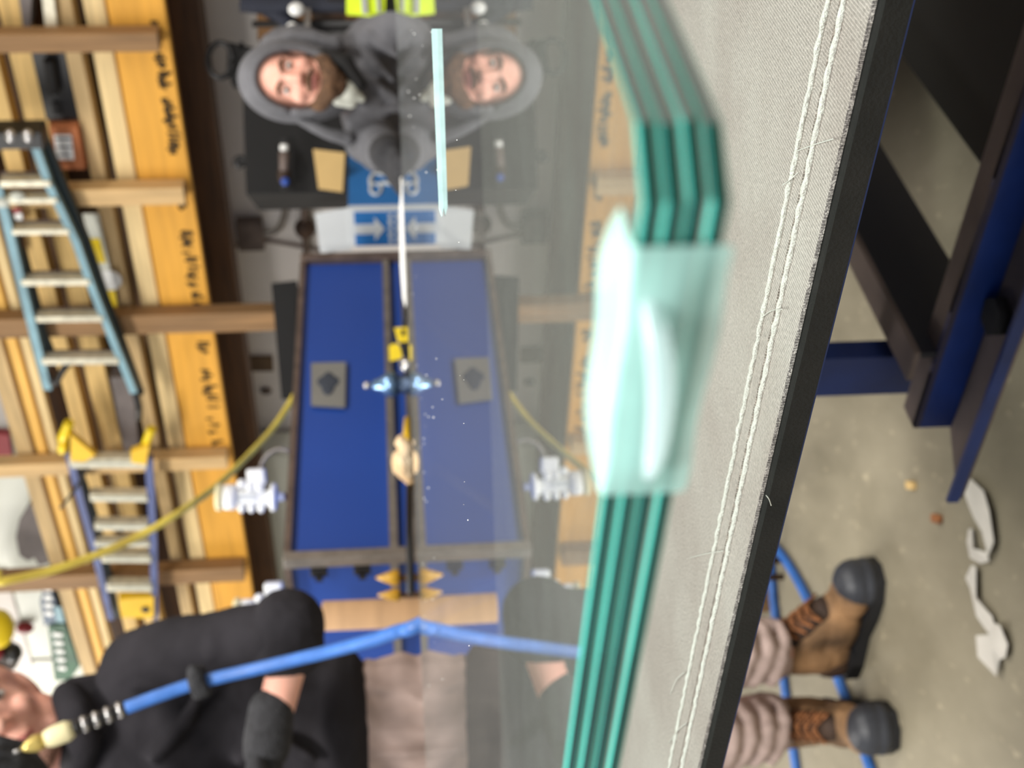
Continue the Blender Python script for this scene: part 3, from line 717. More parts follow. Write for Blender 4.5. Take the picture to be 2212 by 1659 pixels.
# silver label on the front
lw = [caseT.inv @ (CAM + ray(x, y)*((c0 - CAM).dot(AX)/ray(x, y).dot(AX))) for x, y in ((672, 786), (747, 784), (745, 881), (672, 877))]
bm = B(); prism(bm, [V((p.x, -.004, p.z)) for p in lw], V((0, .006, 0))); lab = caseT.part('label', bm, M_silver, world=False, label='silver square label')
lc = sum(lw, V())/4
bm = B(); ell(bm, (lc.x, -.005, lc.z), (.055, .003, .022)); ell(bm, (lc.x+.01, -.005, lc.z), (.03, .003, .034)); caseT.part('print', bm, M_inkdark, world=False, parent=lab)

# fold-out shelf along the case front carrying the small things
ZBN = CAM_Z - .062; aF = c0.dot(AX); aS = aF - .15
def DI(y):                                        # depth of the shelf's centre line at image row y
    d = ray(870, y); return (CAM + d*(aS/d.dot(AX))).y
bm = B(); box(bm, (Lc/2, -.15, ZBN-.01), (Lc, .27, .02)); shf = caseT.part('shelf', bm, M_black, world=False)
bm = B(); box(bm, (Lc/2, -.288, ZBN-.008), (Lc, .010, .022)); caseT.part('shelf_edge', bm, M_alu, world=False, parent=shf)
for x in (.08, Lc/2, Lc-.08):
    bm = B(); beam(bm, (x, -.01, ZBN-.26), (x, -.25, ZBN-.025), .02, .02); caseT.part('bracket', bm, M_alu, world=False, parent=shf)

# drill / tool, yellow and black
DT = DI(760)
t = Thing('cordless_tool', 'yellow and black cordless tool lying at the far edge of the glass', 'tool', tuple(on_y(900, 760, DT)))
def oy(x, y, D=DT): return on_y(x, y, D)
bm = B(); prism(bm, [oy(x, y) for x, y in ((852, 708), (888, 706), (889, 738), (860, 740))], V((0, .05, 0))); bt = t.part('battery', bm, M_toolyellow)
bm = B(); prism(bm, [oy(x, y, DT-.004) for x, y in ((866, 713), (874, 713), (874, 724), (866, 724))], V((0, .004, 0))); t.part('emblem', bm, M_black, parent=bt)
bm = B(); prism(bm, [oy(x, y) for x, y in ((864, 740), (888, 738), (888, 775), (872, 770))], V((0, .045, 0))); t.part('grip', bm, M_black)
bm = B(); prism(bm, [oy(x, y, DT-.01) for x, y in ((840, 748), (850, 742), (862, 744), (870, 772), (862, 776), (842, 780))], V((0, .06, 0))); t.part('housing', bm, M_toolyellow)
bm = B(); lathe(bm, [(0, .022), (.004, .026), (.03, .026), (.036, .020)], oy(880, 777), (-1, 0, -.1)); t.part('chuck', bm, M_chrome)
bm = B(); lathe(bm, [(0, .014), (.03, .013)], oy(880, 790), (-1, 0, -.1)); t.part('nose', bm, M_black)
bm = B(); tube(bm, [oy(x, y) for x, y in ((872, 706), (876, 680), (878, 640))], .007, 8); t.part('cable', bm, M_black, True)
# pale blue metal fitting
t = Thing('air_fitting', 'pale blue shiny turned metal fitting standing at the far edge of the glass', 'fitting', tuple(on_y(897, 830, DI(830))))
Df = DI(830); fb = on_y(897, 829, Df); fb.z = ZBN; up = (on_y(785, 833, Df) - fb); Lf = up.length; up = up.normalized(); kf = 1.75
bm = B(); lathe(bm, [(0, .016*kf), (.004, .017*kf), (Lf*.18, .017*kf), (Lf*.2, .015*kf), (Lf*.37, .016*kf)], fb, up); t.part('stem', bm, M_darkblue, True)
bm = B(); lathe(bm, [(Lf*.36, .014*kf), (Lf*.40, .020*kf), (Lf*.5, .021*kf), (Lf*.6, .018*kf), (Lf*.68, .012*kf), (Lf*.82, .008*kf), (Lf*.84, .004*kf)], fb, up); t.part('bulb', bm, M_bluemetal, True)
bm = B(); ell(bm, fb + up*(Lf*.93), (.0115,)*3); t.part('tip', bm, M_chrome, True)
# long pole (dark) and orange handle, rag
t = Thing('scraper', 'orange handled black scraper lying along the far edge of the glass', 'scraper', tuple(on_y(895, 950, DI(950))))
bm = B(); tube(bm, [on_y(x, y, DI(y)) for x, y in ((880, 904), (879, 940), (882, 975))], [.009, .011, .009], 8); t.part('handle', bm, M_yellow, True)
bm = B(); tube(bm, [on_y(x, y, DI(y)) for x, y in ((884, 1050), (884, 1150), (888, 1280))], .0095, 8); t.part('shaft', bm, M_black, True)
t = Thing('cloth_rag', 'crumpled cream and tan cloth rag pinched to a point, left of the blue fitting', 'rag', tuple(on_y(900, 1000, DI(1000)-.05)))
bm = B(); ctr = [(868, 940), (862, 952), (872, 968), (868, 990), (870, 1010), (880, 1035), (888, 1060)]; rad = [4, 13, 16, 25, 25, 12, 2]
Dr = DI(1000)-.06; pts = [on_y(x+4, y, Dr) for x, y in ctr]; tube(bm, spline(pts, 4), [r*Dr/2775*1.05 for r in [rad[min(6, i//4)]*(1-(i % 4)/4) + rad[min(6, i//4+1)]*((i % 4)/4) for i in range(25)]], 14)
rg = t.part('cloth', bm, M_rag, True, mods=lambda o: (subsurf(1)(o), remesh(.002, 2, .4, (.008, .012))(o)))
# amber reflectors
for i, (y, s) in enumerate(((1248, 1.0), (1285, .8))):
    p = on_y(890, y, 3.2); tip = on_y(812 + 4*i, y, 3.2); d = tip - p
    bm = B(); lathe(bm, [(d.length*.35, .020*s), (d.length*.5, .020*s), (d.length*.75, .012*s), (d.length, .002)], p, d, 8)
    o = Thing('amber_marker', 'faceted amber plastic cone on the far edge, %s the cardboard tube' % ('right of' if i == 0 else 'touching'), 'marker', tuple(p), group='amber cones on the far edge')
    o.part('cone', bm, M_amber)
    bm = B(); lathe(bm, [(-(p.z-.0), .008), (0, .010*s), (d.length*.36, .008*s)], p, V((0, 0, 1)), 8); o.part('stem', bm, M_darkwood)

# cardboard tube
DTu = 3.36
p0, p1 = on_y(697, 1331, DTu), on_y(1010, 1318, DTu); p1 = p0 + (p1-p0)*(p0.z/(p0.z-p1.z))
bm = B(); lathe(bm, [(0, .036), (0.001, .0385), ((p1-p0).length, .0385), ((p1-p0).length+.001, .036)], p0, p1-p0, 28)
single('cardboard_tube', bm, M_card, 'brown cardboard tube standing upright beyond the far glass edge', 'cardboard tube', tuple(p1), smooth=False)
# ================================================================== PEOPLE
def hand(bm, wrist, d, palm_n, s=1.0, curl=.6, side=1):
    """hand from wrist along d; palm_n = palm normal; fingers curl towards it; thumb leaves the side"""
    d = V(d).normalized(); n = (V(palm_n) - d*V(palm_n).dot(d)).normalized(); w = d.cross(n).normalized()*side
    ell(bm, wrist + d*.05*s, (.041*s, .05*s, .019*s), Matrix((w, d, n)).transposed())
    caps(bm, wrist, wrist + d*.03*s, .026*s, .03*s, 10)
    for i, (o, L) in enumerate(((-.031, .072), (-.011, .082), (.010, .077), (.029, .062))):
        p = wrist + d*.088*s + w*o*s; a = 0.25; q = [p]
        for j, f in enumerate((.45, .32, .26)):
            a += curl*(.7 if j else .45)*(1 + .08*i)
            q.append(q[-1] + (d*math.cos(a) + n*math.sin(a) + w*o*1.2)*L*f*s)
        for j in range(3): caps(bm, q[j], q[j+1], (.0105-.001*j)*s, (.0098-.001*j)*s, 8)
    p = wrist + d*.028*s - w*.030*s; q1 = p + (-w*.7 + d*.6 + n*.45)*.042*s; q2 = q1 + (d*.75 - w*.05 + n*.65)*.034*s; q3 = q2 + (d*.8 + w*.15 + n*.55)*.024*s
    for a_, b_, r in ((p, q1, .0145), (q1, q2, .0125), (q2, q3, .0108)): caps(bm, a_, b_, r*s, (r-.0012)*s, 8)

def head_frame(center, crown_dir, face_dir):
    u = V(crown_dir).normalized(); f = V(face_dir); f = (f - u*f.dot(u)).normalized(); r = f.cross(u)   # r: the viewer's right when looking along -f ... person's left
    return Matrix((r, f, u)).transposed().to_4x4(), V(center)
def head_bm(c, R, s=1.0):
    """local axes: x sideways, y towards the face, z crown. c = centre of the skull"""
    bm = B(); T = lambda x, y, z: c + (R @ V((x, y, z)))*s
    R3 = R.to_3x3()
    def e(p, r): ell(bm, T(*p), tuple(q*s for q in r), R3)
    e((0, -.012, .030), (.076, .094, .086)); e((0, .018, -.02), (.066, .074, .088)); e((0, .03, -.07), (.048, .052, .048))
    e((0, .058, -.098), (.024, .022, .018)); e((0, .076, .030), (.050, .018, .016))            # chin, brow
    e((-.040, .062, -.024), (.022, .022, .022)); e((.040, .062, -.024), (.022, .022, .022))    # cheeks
    caps(bm, T(0, .086, .016), T(0, .108, -.022), .008*s, .0125*s, 10); e((-.012, .094, -.026), (.009, .01, .008)); e((.012, .094, -.026), (.009, .01, .008))
    e((0, .086, -.058), (.024, .010, .012))
    for sx in (-1, 1):
        e((sx*.076, -.008, -.005), (.009, .018, .031)); caps(bm, T(sx*.046, .045, -.075), T(sx*.062, .0, -.05), .022*s, .024*s, 10)
    return bm, T, R3
def add_face(t, c, R, s=1.0, brow=M_hair):
    bm, T, R3 = head_bm(c, R, s)
    return bm, T, R3
def eyes_mouth(t, T, R3, s, parent, brow):
    for sx in (-1, 1):
        bm = B(); ell(bm, T(sx*.031, .077, .010), (.0125*s, .0095*s, .0075*s), R3); ey = t.part('eye', bm, M_eye, True, parent=parent)
        bm = B(); ell(bm, T(sx*.031, .0855, .009), (.005*s, .0028*s, .005*s), R3); t.part('iris', bm, M_iris, True, parent=parent)
        bm = B(); chain(bm, [T(sx*.014, .092, .028), T(sx*.032, .091, .034), T(sx*.048, .078, .029)], [.004*s, .0052*s, .003*s], 8); t.part('eyebrow', bm, brow, True, parent=parent)
    bm = B(); chain(bm, [T(-.023, .086, -.062), T(0, .097, -.0605), T(.023, .086, -.062)], [.003*s, .0058*s, .003*s], 8); t.part('lips', bm, M_lip, True, parent=parent)

# ---------------- person in the black sweatshirt ----------------
D1 = 2.45
def P1(x, y, D=D1): return on_y(x, y, D)
hips = P1(905, 1585, 2.52); waist = P1(770, 1600, 2.50); chest = P1(420, 1600, 2.46); neckb = P1(215, 1580, 2.44)
shR = P1(285, 1432, 2.40); shL = P1(285, 1750, 2.50)
per = Thing('person', 'person in a black sweatshirt and taupe trousers with one arm bent, standing in brown boots', 'person', (hips.x, hips.y, 0))
# feet targets on the floor
heelR, toeR = on_z(1858, 1392, 0), on_z(1905, 1222, 0)
heelL, toeL = on_z(1868, 1556, 0), on_z(1946, 1578, 0)
ankR = on_y(1752, 1372, heelR.y - .03); ankL = on_y(1748, 1572, heelL.y - .03)
def ankle(h, t): d = V((t.x-h.x, t.y-h.y, 0)).normalized(); q = t - d*.305 + d*.07; return V((q.x, q.y, .13))
ankR, ankL = ankle(heelR, toeR), ankle(heelL, toeL)
hc = P1(-22, 1556, 2.37)
R1, _ = head_frame(hc, (P1(-60, 1475) - P1(70, 1580)), V((.42, -.9, -.10)))
bm, T1, R31 = head_bm(hc, R1, 1.14)
caps(bm, T1(0, -.02, -.06), neckb, .058, .064, 16)
# arms' skin and torso as one continuous body
elb = P1(640, 1362, 2.30); wri = P1(575, 1618, 2.22)
elL = P1(560, 1800, 2.35); wrL = P1(120, 1745, 2.12)
chain(bm, [neckb, P1(330, 1590, 2.48), chest + V((0, .03, 0)), waist + V((0, .02, 0)), hips], [.06, .075, .085, .085, .085], 16)
chain(bm, [shR, elb, wri], [.036, .036, .030]); chain(bm, [shL, elL, wrL], [.045, .038, .030])
caps(bm, neckb, shR, .04, .034); caps(bm, neckb, shL, .045, .045)
kneeR = V((hips.x*.5 + ankR.x*.5 + .06, (hips.y + ankR.y)/2 - .05, .50)); kneeL = V((hips.x*.5 + ankL.x*.5 - .05, (hips.y + ankL.y)/2 - .05, .50))
hR = hips + V((.08, 0, -.06)); hL = hips + V((-.08, 0, -.06))
chain(bm, [hR, kneeR, ankR], [.06, .05, .04]); chain(bm, [hL, kneeL, ankL], [.06, .05, .04])
body = per.part('body', bm, M_skin, True, mods=remesh(.0055, 3, .4))
eyes_mouth(per, T1, R31, 1.14, body, M_hair)
# stubble over jaw, short dark hair on the skull
bm = B()
chain(bm, [T1(-.066, .0, -.045), T1(-.05, .05, -.088), T1(0, .075, -.104), T1(.05, .05, -.088), T1(.066, .0, -.045)], [.017, .020, .021, .020, .017])
st = per.part('stubble', bm, M_stub, True, mods=remesh(.004, 3), parent=body)
bm = B(); ell(bm, T1(0, -.028, .045), (.088, .095, .085), R31); per.part('hair', bm, M_hair, True, parent=body)
# sweatshirt
bm = B()
R_t = Matrix.Identity(3)
for p, r in ((P1(320, 1592, 2.47), (.175, .115, .13)), (P1(390, 1597, 2.475), (.185, .125, .15)), (P1(470, 1600, 2.48), (.187, .13, .16)), (P1(560, 1600, 2.49), (.187, .135, .16)), (P1(650, 1600, 2.50), (.185, .14, .14)), (P1(735, 1600, 2.50), (.186, .145, .085))):
    ell(bm, p, r)
chain(bm, [P1(250, 1560, 2.44), shR + V((-.01, .02, -.01)), P1(380, 1408, 2.37), P1(520, 1380, 2.33), P1(600, 1372, 2.30)], [.075, .070, .062, .060, .062])
chain(bm, [P1(600, 1376, 2.30), P1(628, 1392, 2.29)], [.066, .062])
chain(bm, [P1(250, 1620, 2.45), shL, elL], [.075, .07, .06]); caps(bm, elL, wrL + (elL - wrL)*.25, .056, .044)
# creases on the upper arm
for x_, y0_ in ((452, 1334), (478, 1330), (505, 1327), (535, 1326)):
    chain(bm, [P1(x_, y0_+8, 2.33), P1(x_+8, y0_+45, 2.285), P1(x_+3, y0_+85, 2.28)], [.008, .011, .008], 8)
for q in (((300, 1480), (380, 1470), (470, 1450)), ((330, 1640), (400, 1560), (430, 1500)), ((520, 1640), (600, 1600), (680, 1640))):
    chain(bm, [P1(x, y, 2.345) for x, y in q], [.012, .016, .010], 8)
per.part('sweatshirt', bm, M_blackcloth, True, mods=remesh(.008, 4, .5, (.010, .07)))
# rolled cuff at the elbow
bm = B(); cu0, cu1 = P1(590, 1352, 2.30), P1(610, 1475, 2.262)
chain(bm, [P1(622, 1350, 2.295), P1(622, 1395, 2.285), P1(612, 1412, 2.275)], [.067, .062, .052])
per.part('rolled_sleeve', bm, M_blackcloth, True, mods=remesh(.006, 4, .5, (.006, .05)))
# collar
bm = B(); chain(bm, [P1(148, 1505, 2.36), P1(165, 1545, 2.34), P1(178, 1600, 2.34), P1(165, 1650, 2.38)], [.030, .033, .034, .03]); chain(bm, [P1(165, 1500, 2.42), P1(215, 1500, 2.42), P1(205, 1560, 2.38)], [.034, .04, .035])
per.part('collar', bm, M_blackcloth, True, mods=remesh(.005, 3))
# trousers
bm = B()
ell(bm, P1(800, 1590, 2.51), (.152, .115, .07)); ell(bm, P1(870, 1590, 2.52), (.165, .125, .12)); ell(bm, hips + V((0, .01, -.08)), (.175, .13, .12))
chain(bm, [hips + V((.085, 0, -.08)), kneeR, ankR + V((.0, .0, .075))], [.100, .078, .070]); chain(bm, [hips + V((-.085, 0, -.08)), kneeL, ankL + V((0, .0, .075))], [.100, .078, .070])
for a_, k_ in ((ankR, kneeR), (ankL, kneeL)):
    for j, h in enumerate((.07, .11, .15, .19, .25)):
        cc = a_ + (k_ - a_)*(h/.37) + V((.0, .0, 0)); pr = []
        for k in range(7): 
            an = math.pi*(.95 + .18*k) + j*.4; pr.append(cc + V((math.cos(an)*.066, math.sin(an)*.066, .012*math.sin(k*1.1 + j))))
        chain(bm, pr, [.008, .013, .016, .017, .015, .012, .008], 8)
for k in range(7):
    x = -.12 + .04*k; chain(bm, [hips + V((x, -.118 + abs(x)*.3, .10)), hips + V((x*.8, -.128 + abs(x)*.3, .02)), hips + V((x*.6, -.126 + abs(x)*.3, -.05))], [.005, .009, .005], 8)
per.part('trousers', bm, M_trouser, True, mods=remesh(.0075, 3, .5, (.006, .05)))
# boots
def boot(heel, toe, lab):
    d = (toe - heel); L = .305; d = V((d.x, d.y, 0)).normalized(); R = Matrix((V((d.y, -d.x, 0)), d, V((0, 0, 1)))).transposed()
    base = toe - d*L; f = lambda x, y, z: base + R @ V((x, y, z))
    bm = B()
    ell(bm, f(0, .06, .075), (.044, .058, .06), R); ell(bm, f(0, .15, .065), (.048, .09, .052), R); ell(bm, f(.003, .235, .052), (.050, .062, .042), R)
    chain(bm, [f(0, .06, .10), f(0, .07, .17), f(0, .07, .215)], [.052, .055, .057]); caps(bm, f(0, .09, .14), f(0, .17, .085), .045, .038)
    b = per.part('boot', bm, M_leather, True, mods=remesh(.005, 3, .5, (.003, .03)), label=lab)
    bm = B()
    out = [(-.034, .0), (.034, .0), (.042, .05), (.036, .13), (.050, .20), (.052, .25), (.036, .295), (.0, .308), (-.036, .295), (-.052, .25), (-.050, .20), (-.036, .13), (-.042, .05)]
    prism(bm, [f(x, y, 0.001) for x, y in out], V((0, 0, .024)))
    prism(bm, [f(x, y, .0) for x, y in out[:3] + [(.038, .085), (-.038, .085)] + out[-1:]], V((0, 0, .032)))
    per.part('sole', bm, M_sole, parent=b, mods=lambda o: subsurf(0)(o))
    bm = B(); ell(bm, f(0, .258, .048), (.053, .050, .045), R); ell(bm, f(0, .262, .028), (.053, .05, .03), R); per.part('toe_cap', bm, M_toe, True, parent=b, mods=remesh(.004, 3))
    bm = B(); ell(bm, f(0, .035, .06), (.046, .042, .05), R); per.part('heel_counter', bm, M_leatherdk, True, parent=b)
    bm = B(); caps(bm, f(0, .108, .150), f(0, .185, .098), .036, .029); per.part('tongue', bm, M_leatherdk, True, parent=b)
    bm = B()
    for k in range(5):
        y = .118 + .017*k; z = .192 - .0135*k - (.006 if k else 0)
        chain(bm, spline([f(-.030, y, z-.016), f(-.01, y+.004, z+.004), f(.012, y-.004, z+.005), f(.030, y, z-.016)], 3), [.0035]*10, 6)
        chain(bm, spline([f(.028, y, z-.014), f(0, y+.010, z+.006), f(-.028, y+.016, z-.020)], 3), [.003]*7, 6)
    per.part('laces', bm, M_lace, True, parent=b)
    bm = B(); tube(bm, [f(.056*math.cos(a), .07 + .058*math.sin(a), .212) for a in [2*math.pi*k/20 for k in range(21)]], .013, 8); per.part('collar_pad', bm, M_leatherdk, True, parent=b)
boot(heelR, toeR, 'boot turned to the right'); boot(heelL, toeL, 'boot pointing to the camera')
# gloves
bm = B(); dd = (wri - P1(590, 1475, 2.26)).normalized()
chain(bm, [P1(586, 1535, 2.245), P1(578, 1600, 2.225), wri], [.040, .042, .040]); 
per.part('glove_cuff', bm, M_glove, True, mods=remesh(.005, 3))
bm = B(); hand(bm, wri, dd, V((0, -.3, -1)), 1.08, .5, -1); per.part('glove', bm, M_glove, True, mods=remesh(.0035, 2))
bm = B(); tgt = P1(5, 1622, 2.02)
dH = (tgt - wrL).normalized(); wr2 = tgt - dH*.135
caps(bm, wrL, wr2, .036, .034); hand(bm, wr2, dH, V((.6, -.5, .4)), 1.05, .75, 1)
per.part('glove', bm, M_glove, True, mods=remesh(.0035, 2))

# ---------------- the air gun and blue hose it holds ----------------
def H1(x, y, D): return on_y(x, y, D)
hosept = [(270, 1530, 2.08), (340, 1504, 2.08), (430, 1474, 2.08), (560, 1443, 2.06), (700, 1410, 2.0), (800, 1384, 1.92), (860, 1364, 1.86), (900, 1352, 1.80)]
hs = [H1(*q) for q in hosept]; last = hs[-1]
g = Thing('air_lance', 'blue hose with black ribbed coupling and cream nozzle held before the black sweatshirt', 'air tool', (last.x + .1, last.y, 0))
tail = [last + V((.03, -.01, -.12)), last + V((.05, .02, -.45)), V((last.x + .02, last.y + .12, .25)), V((last.x - .04, last.y + .25, .012))]
tail = [last + V((.03, .06, -.10)), V((last.x + .03, 2.3, .55)), V((last.x + .06, 2.95, .16))]
endp = on_z(1650, 1160, .011)
fl_pts = [(1650, 1155), (1690, 1185), (1730, 1235), (1760, 1310), (1790, 1400), (1815, 1480), (1850, 1560), (1885, 1659), (1920, 1760)]
hb = B(); tube(hb, spline(hs + tail + [on_z(1560, 1130, .012)], 8), .0105, 12)
g.part('hose', hb, M_hose, True)
bm = B(); a0, a1 = H1(272, 1529, 2.08), H1(158, 1574, 2.06)
pr = []; L = (a1 - a0).length
for k in range(33):
    t = k/32; pr.append((L*t, .0095 + .0028*max(0, math.sin(t*math.pi*2*4.5))))
lathe(bm, pr, a0, a1 - a0, 16); g.part('ribbed_coupling', bm, M_black, True)
for k in range(4):
    t = (k + .55)/4.5; c = a0 + (a1-a0)*t; bm = B(); lathe(bm, [(-.004, .0118), (0, .0138), (.004, .0118)], c, a1-a0, 14); g.part('collar_ring', bm, M_chrome, True)
bm = B(); b0, b1 = a1, H1(92, 1600, 2.05); lathe(bm, [(0, .0125), (.01, .017), ((b1-b0).length*.7, .016), ((b1-b0).length, .011)], b0, b1-b0, 14); g.part('nozzle_body', bm, M_cream, True)
bm = B(); b2 = H1(48, 1618, 2.03); lathe(bm, [(0, .0125), ((b2-b1).length*.4, .0135), ((b2-b1).length*.8, .008), ((b2-b1).length, .004)], b1, b2-b1, 12); g.part('nozzle_tip', bm, M_brass, True)
bm = B(); b3 = H1(30, 1626, 2.02); tube(bm, [b2, b3], .003, 8); g.part('needle', bm, M_chrome, True)
# grey clip on the hose
bm = B(); cc = H1(430, 1474, 2.08); dh = (H1(450, 1469, 2.08) - H1(410, 1481, 2.08)).normalized()
lathe(bm, [(-.014, .020), (-.012, .026), (.012, .026), (.014, .020)], cc, dh, 10)
chain(bm, [H1(418, 1448, 2.07), H1(424, 1470, 2.06), H1(432, 1500, 2.07)], [.010, .013, .008], 8)
g.part('hose_clip', bm, M_glove, mods=remesh(.003, 1))

# ---------------- person in the grey hooded sweatshirt ----------------
D2 = 3.55
def P2(x, y, D=D2): return on_y(x, y, D)
hc2 = P2(636, 176, 3.50)
chin_d = P2(735, 190) - P2(560, 168)
R2, _ = head_frame(hc2, -chin_d, V((-.16, -.97, -.22)))
s2 = 1.0
feet = V((1.03, 4.15, 0))
hp2 = Thing('person', 'bearded person in a charcoal hooded sweatshirt leaning down to look over the glass', 'person', (feet.x, feet.y, 0))
bm, T2, R32 = head_bm(hc2, R2, s2)
nb2 = P2(770, 190, 3.66); pel = V((1.02, 4.22, .86)); ch2 = P2(850, 190, 3.80)
shA = P2(790, 105, 3.68); shB = P2(800, 305, 3.62)
caps(bm, T2(0, -.03, -.06), nb2, .055, .065)
chain(bm, [nb2, ch2 + V((0, .05, -.04)), pel], [.06, .12, .13])
elA = V((shA.x + .06, 3.42, CAM_Z - .16)); wrA = V((shA.x - .10, 3.16, CAM_Z - .10))
elB = P2(818, 312, 3.52); wrB = P2(842, 338, 3.34)
caps(bm, nb2, shA, .05, .05); caps(bm, nb2, shB, .05, .05)
chain(bm, [shA, elA, wrA], [.045, .036, .028]); chain(bm, [shB, elB, wrB], [.045, .036, .028])
for sx in (-1, 1):
    hk = pel + V((sx*.09, 0, -.04)); kn = V((feet.x + sx*.13, feet.y - .10, .48)); an = V((feet.x + sx*.14, feet.y + .05, .09))
    chain(bm, [hk, kn, an], [.08, .052, .04]); caps(bm, an, an + V((0, -.16, -.05)), .036, .032)
body2 = hp2.part('body', bm, M_skin, True, mods=remesh(.006, 3, .4))
eyes_mouth(hp2, T2, R32, s2, body2, M_hair)
bm = B()
chain(bm, [T2(-.070, .01, -.035), T2(-.055, .052, -.078), T2(-.02, .082, -.102), T2(.02, .082, -.102), T2(.055, .052, -.078), T2(.070, .01, -.035)], [.013, .021, .025, .025, .021, .013])
chain(bm, [T2(-.028, .09, -.050), T2(0, .1, -.045), T2(.028, .09, -.050)], [.006, .008, .006], 8)
ell(bm, T2(0, .07, -.118), (.035, .028, .028), R32)
hp2.part('beard', bm, M_hair, True, mods=remesh(.004, 3, .4, (.004, .01)), parent=body2)
# hood: shell around the head, open towards the face
def hood_shell():
    bm = B(); rows = []; n = 28
    for j in range(15):
        t = j/14; ring = []
        for k in range(n):
            a = 2*math.pi*k/n; ca, sa = math.cos(a), math.sin(a)
            # opening outline (local x, z), face in +y
            ox, oz = .080*ca, .102*sa + .004
            if sa < -.2: oz -= .045*(-sa-.2); 
            back = math.sin(t*math.pi/2)
            yy = .040 - .155*t; grow = math.sqrt(max(0, 1 - (max(0, t-.05)/.95)**2.4)); w = 1 + .40*math.sin(min(1, t*2.2)*math.pi/2)
            ring.append(bm.verts.new(T2(ox*w*grow, yy + (.02*(sa > 0)*sa if t < .3 else 0), (oz + .018*t)*w*grow*1.0)))
        rows.append(ring)
    for a, b in zip(rows, rows[1:]):
        for k in range(n): f = bm.faces.new((a[k], a[(k+1) % n], b[(k+1) % n], b[k])); f.smooth = True
    bm.faces.new(rows[-1]); return bm
def hoodmods(o):
    s = o.modifiers.new('thick', 'SOLIDIFY'); s.thickness = .012; s.offset = 0
    subsurf(1)(o)
hp2.part('hood', hood_shell(), M_greycloth, True, mods=hoodmods)
bm = B(); chain(bm, [P2(590, 100, 3.56), P2(630, 88, 3.56), P2(680, 92, 3.56), P2(720, 98, 3.56)], [.020, .032, .034, .03]); chain(bm, [P2(556, 140, 3.58), P2(590, 104, 3.58)], [.02, .024]); ell(bm, P2(640, 130, 3.66), (.10, .09, .12))
chain(bm, [P2(650, 262, 3.50), P2(700, 285, 3.50), P2(750, 300, 3.52)], [.012, .016, .022])
hp2.part('hood_fold', bm, M_greycloth, True, mods=remesh(.006, 4, .5, (.008, .05)))
bm = B(); n = 30; ringp = []
for k in range(n+1):
    a = 2*math.pi*k/n; ca, sa = math.cos(a), math.sin(a); oz = .100*sa - .002 - (.045*(-sa-.2) if sa < -.2 else 0)
    ringp.append(T2(.083*ca, .044 + (.02*sa if sa > 0 else 0), oz*1.03))
tube(bm, ringp, .009, 8); hp2.part('hood_hem', bm, M_greycloth, True)
# dark lining and white shirt collar
bm = B(); chain(bm, [T2(-.075, .03, -.07), T2(-.06, .04, -.13), T2(-.01, .05, -.175)], [.018, .026, .020]); hp2.part('hood_lining', bm, M_blackmat, True, mods=remesh(.005, 2), label='black hood lining')
bm = B(); chain(bm, [P2(732, 190, 3.46), P2(752, 196, 3.46), P2(782, 214, 3.47)], [.030, .032, .010]); chain(bm, [P2(730, 212, 3.46), P2(758, 222, 3.47)], [.022, .016]); hp2.part('shirt_collar', bm, M_whitepaint, True, mods=remesh(.005, 2), label='white shirt collar')
# sweatshirt body
bm = B()
ell(bm, P2(835, 200, 3.76), (.20, .14, .13)); ell(bm, P2(870, 190, 3.95), (.20, .20, .15)); ell(bm, pel + V((0, -.02, .04)), (.19, .16, .15))
chain(bm, [P2(785, 150, 3.66), shA, P2(800, 88, 3.66), elA, wrA], [.08, .075, .070, .062, .045])
chain(bm, [P2(800, 240, 3.64), P2(800, 305, 3.60), P2(825, 322, 3.52), P2(832, 330, 3.44)], [.08, .072, .062, .050])
chain(bm, [P2(735, 105, 3.64), P2(780, 165, 3.60), P2(800, 235, 3.58), P2(768, 270, 3.57)], [.045, .05, .045, .03])
for q in (((770, 95), (810, 140), (850, 175)), ((790, 70), (830, 100), (870, 130)), ((800, 175), (830, 200), (860, 215)), ((760, 285), (790, 290), (830, 300)), ((820, 240), (850, 235), (880, 240))):
    chain(bm, [P2(x, y, 3.545) for x, y in q], [.010, .017, .010], 8)
hp2.part('sweatshirt', bm, M_greycloth, True, mods=remesh(.009, 4, .5, (.016, .07)))
bm = B(); hand(bm, wrB + V((0, .02, 0)), (P2(878, 392, 3.20) - wrB), V((0, 0, -1)), 1.35, .55, 1); caps(bm, P2(836, 330, 3.42), wrB, .050, .048)
hp2.part('glove', bm, M_glove, True, mods=remesh(.0045, 2, .4))
bm = B(); hand(bm, wrA, V((-.6, -.7, .05)), V((0, 0, -1)), 1.08, .5, -1); hp2.part('glove', bm, M_glove, True, mods=remesh(.0045, 2, .4))
# trousers and boots (mostly hidden below the glass)
bm = B()
for sx in (-1, 1):
    hk = pel + V((sx*.09, 0, -.04)); kn = V((feet.x + sx*.13, feet.y - .10, .48)); an = V((feet.x + sx*.14, feet.y + .05, .14))
    chain(bm, [hk, kn, an], [.115, .085, .072])
hp2.part('trousers', bm, M_navycloth, True, mods=remesh(.012, 3))
for sx in (-1, 1):
    an = V((feet.x + sx*.14, feet.y + .05, .0)); bm = B(); ell(bm, an + V((0, -.08, .05)), (.052, .15, .055)); caps(bm, an + V((0, 0, .08)), an + V((0, 0, .17)), .055, .058)
    box(bm, (an.x, an.y - .08, .015), (.09, .28, .03)); hp2.part('boot', bm, M_leatherdk, True, mods=remesh(.007, 2))
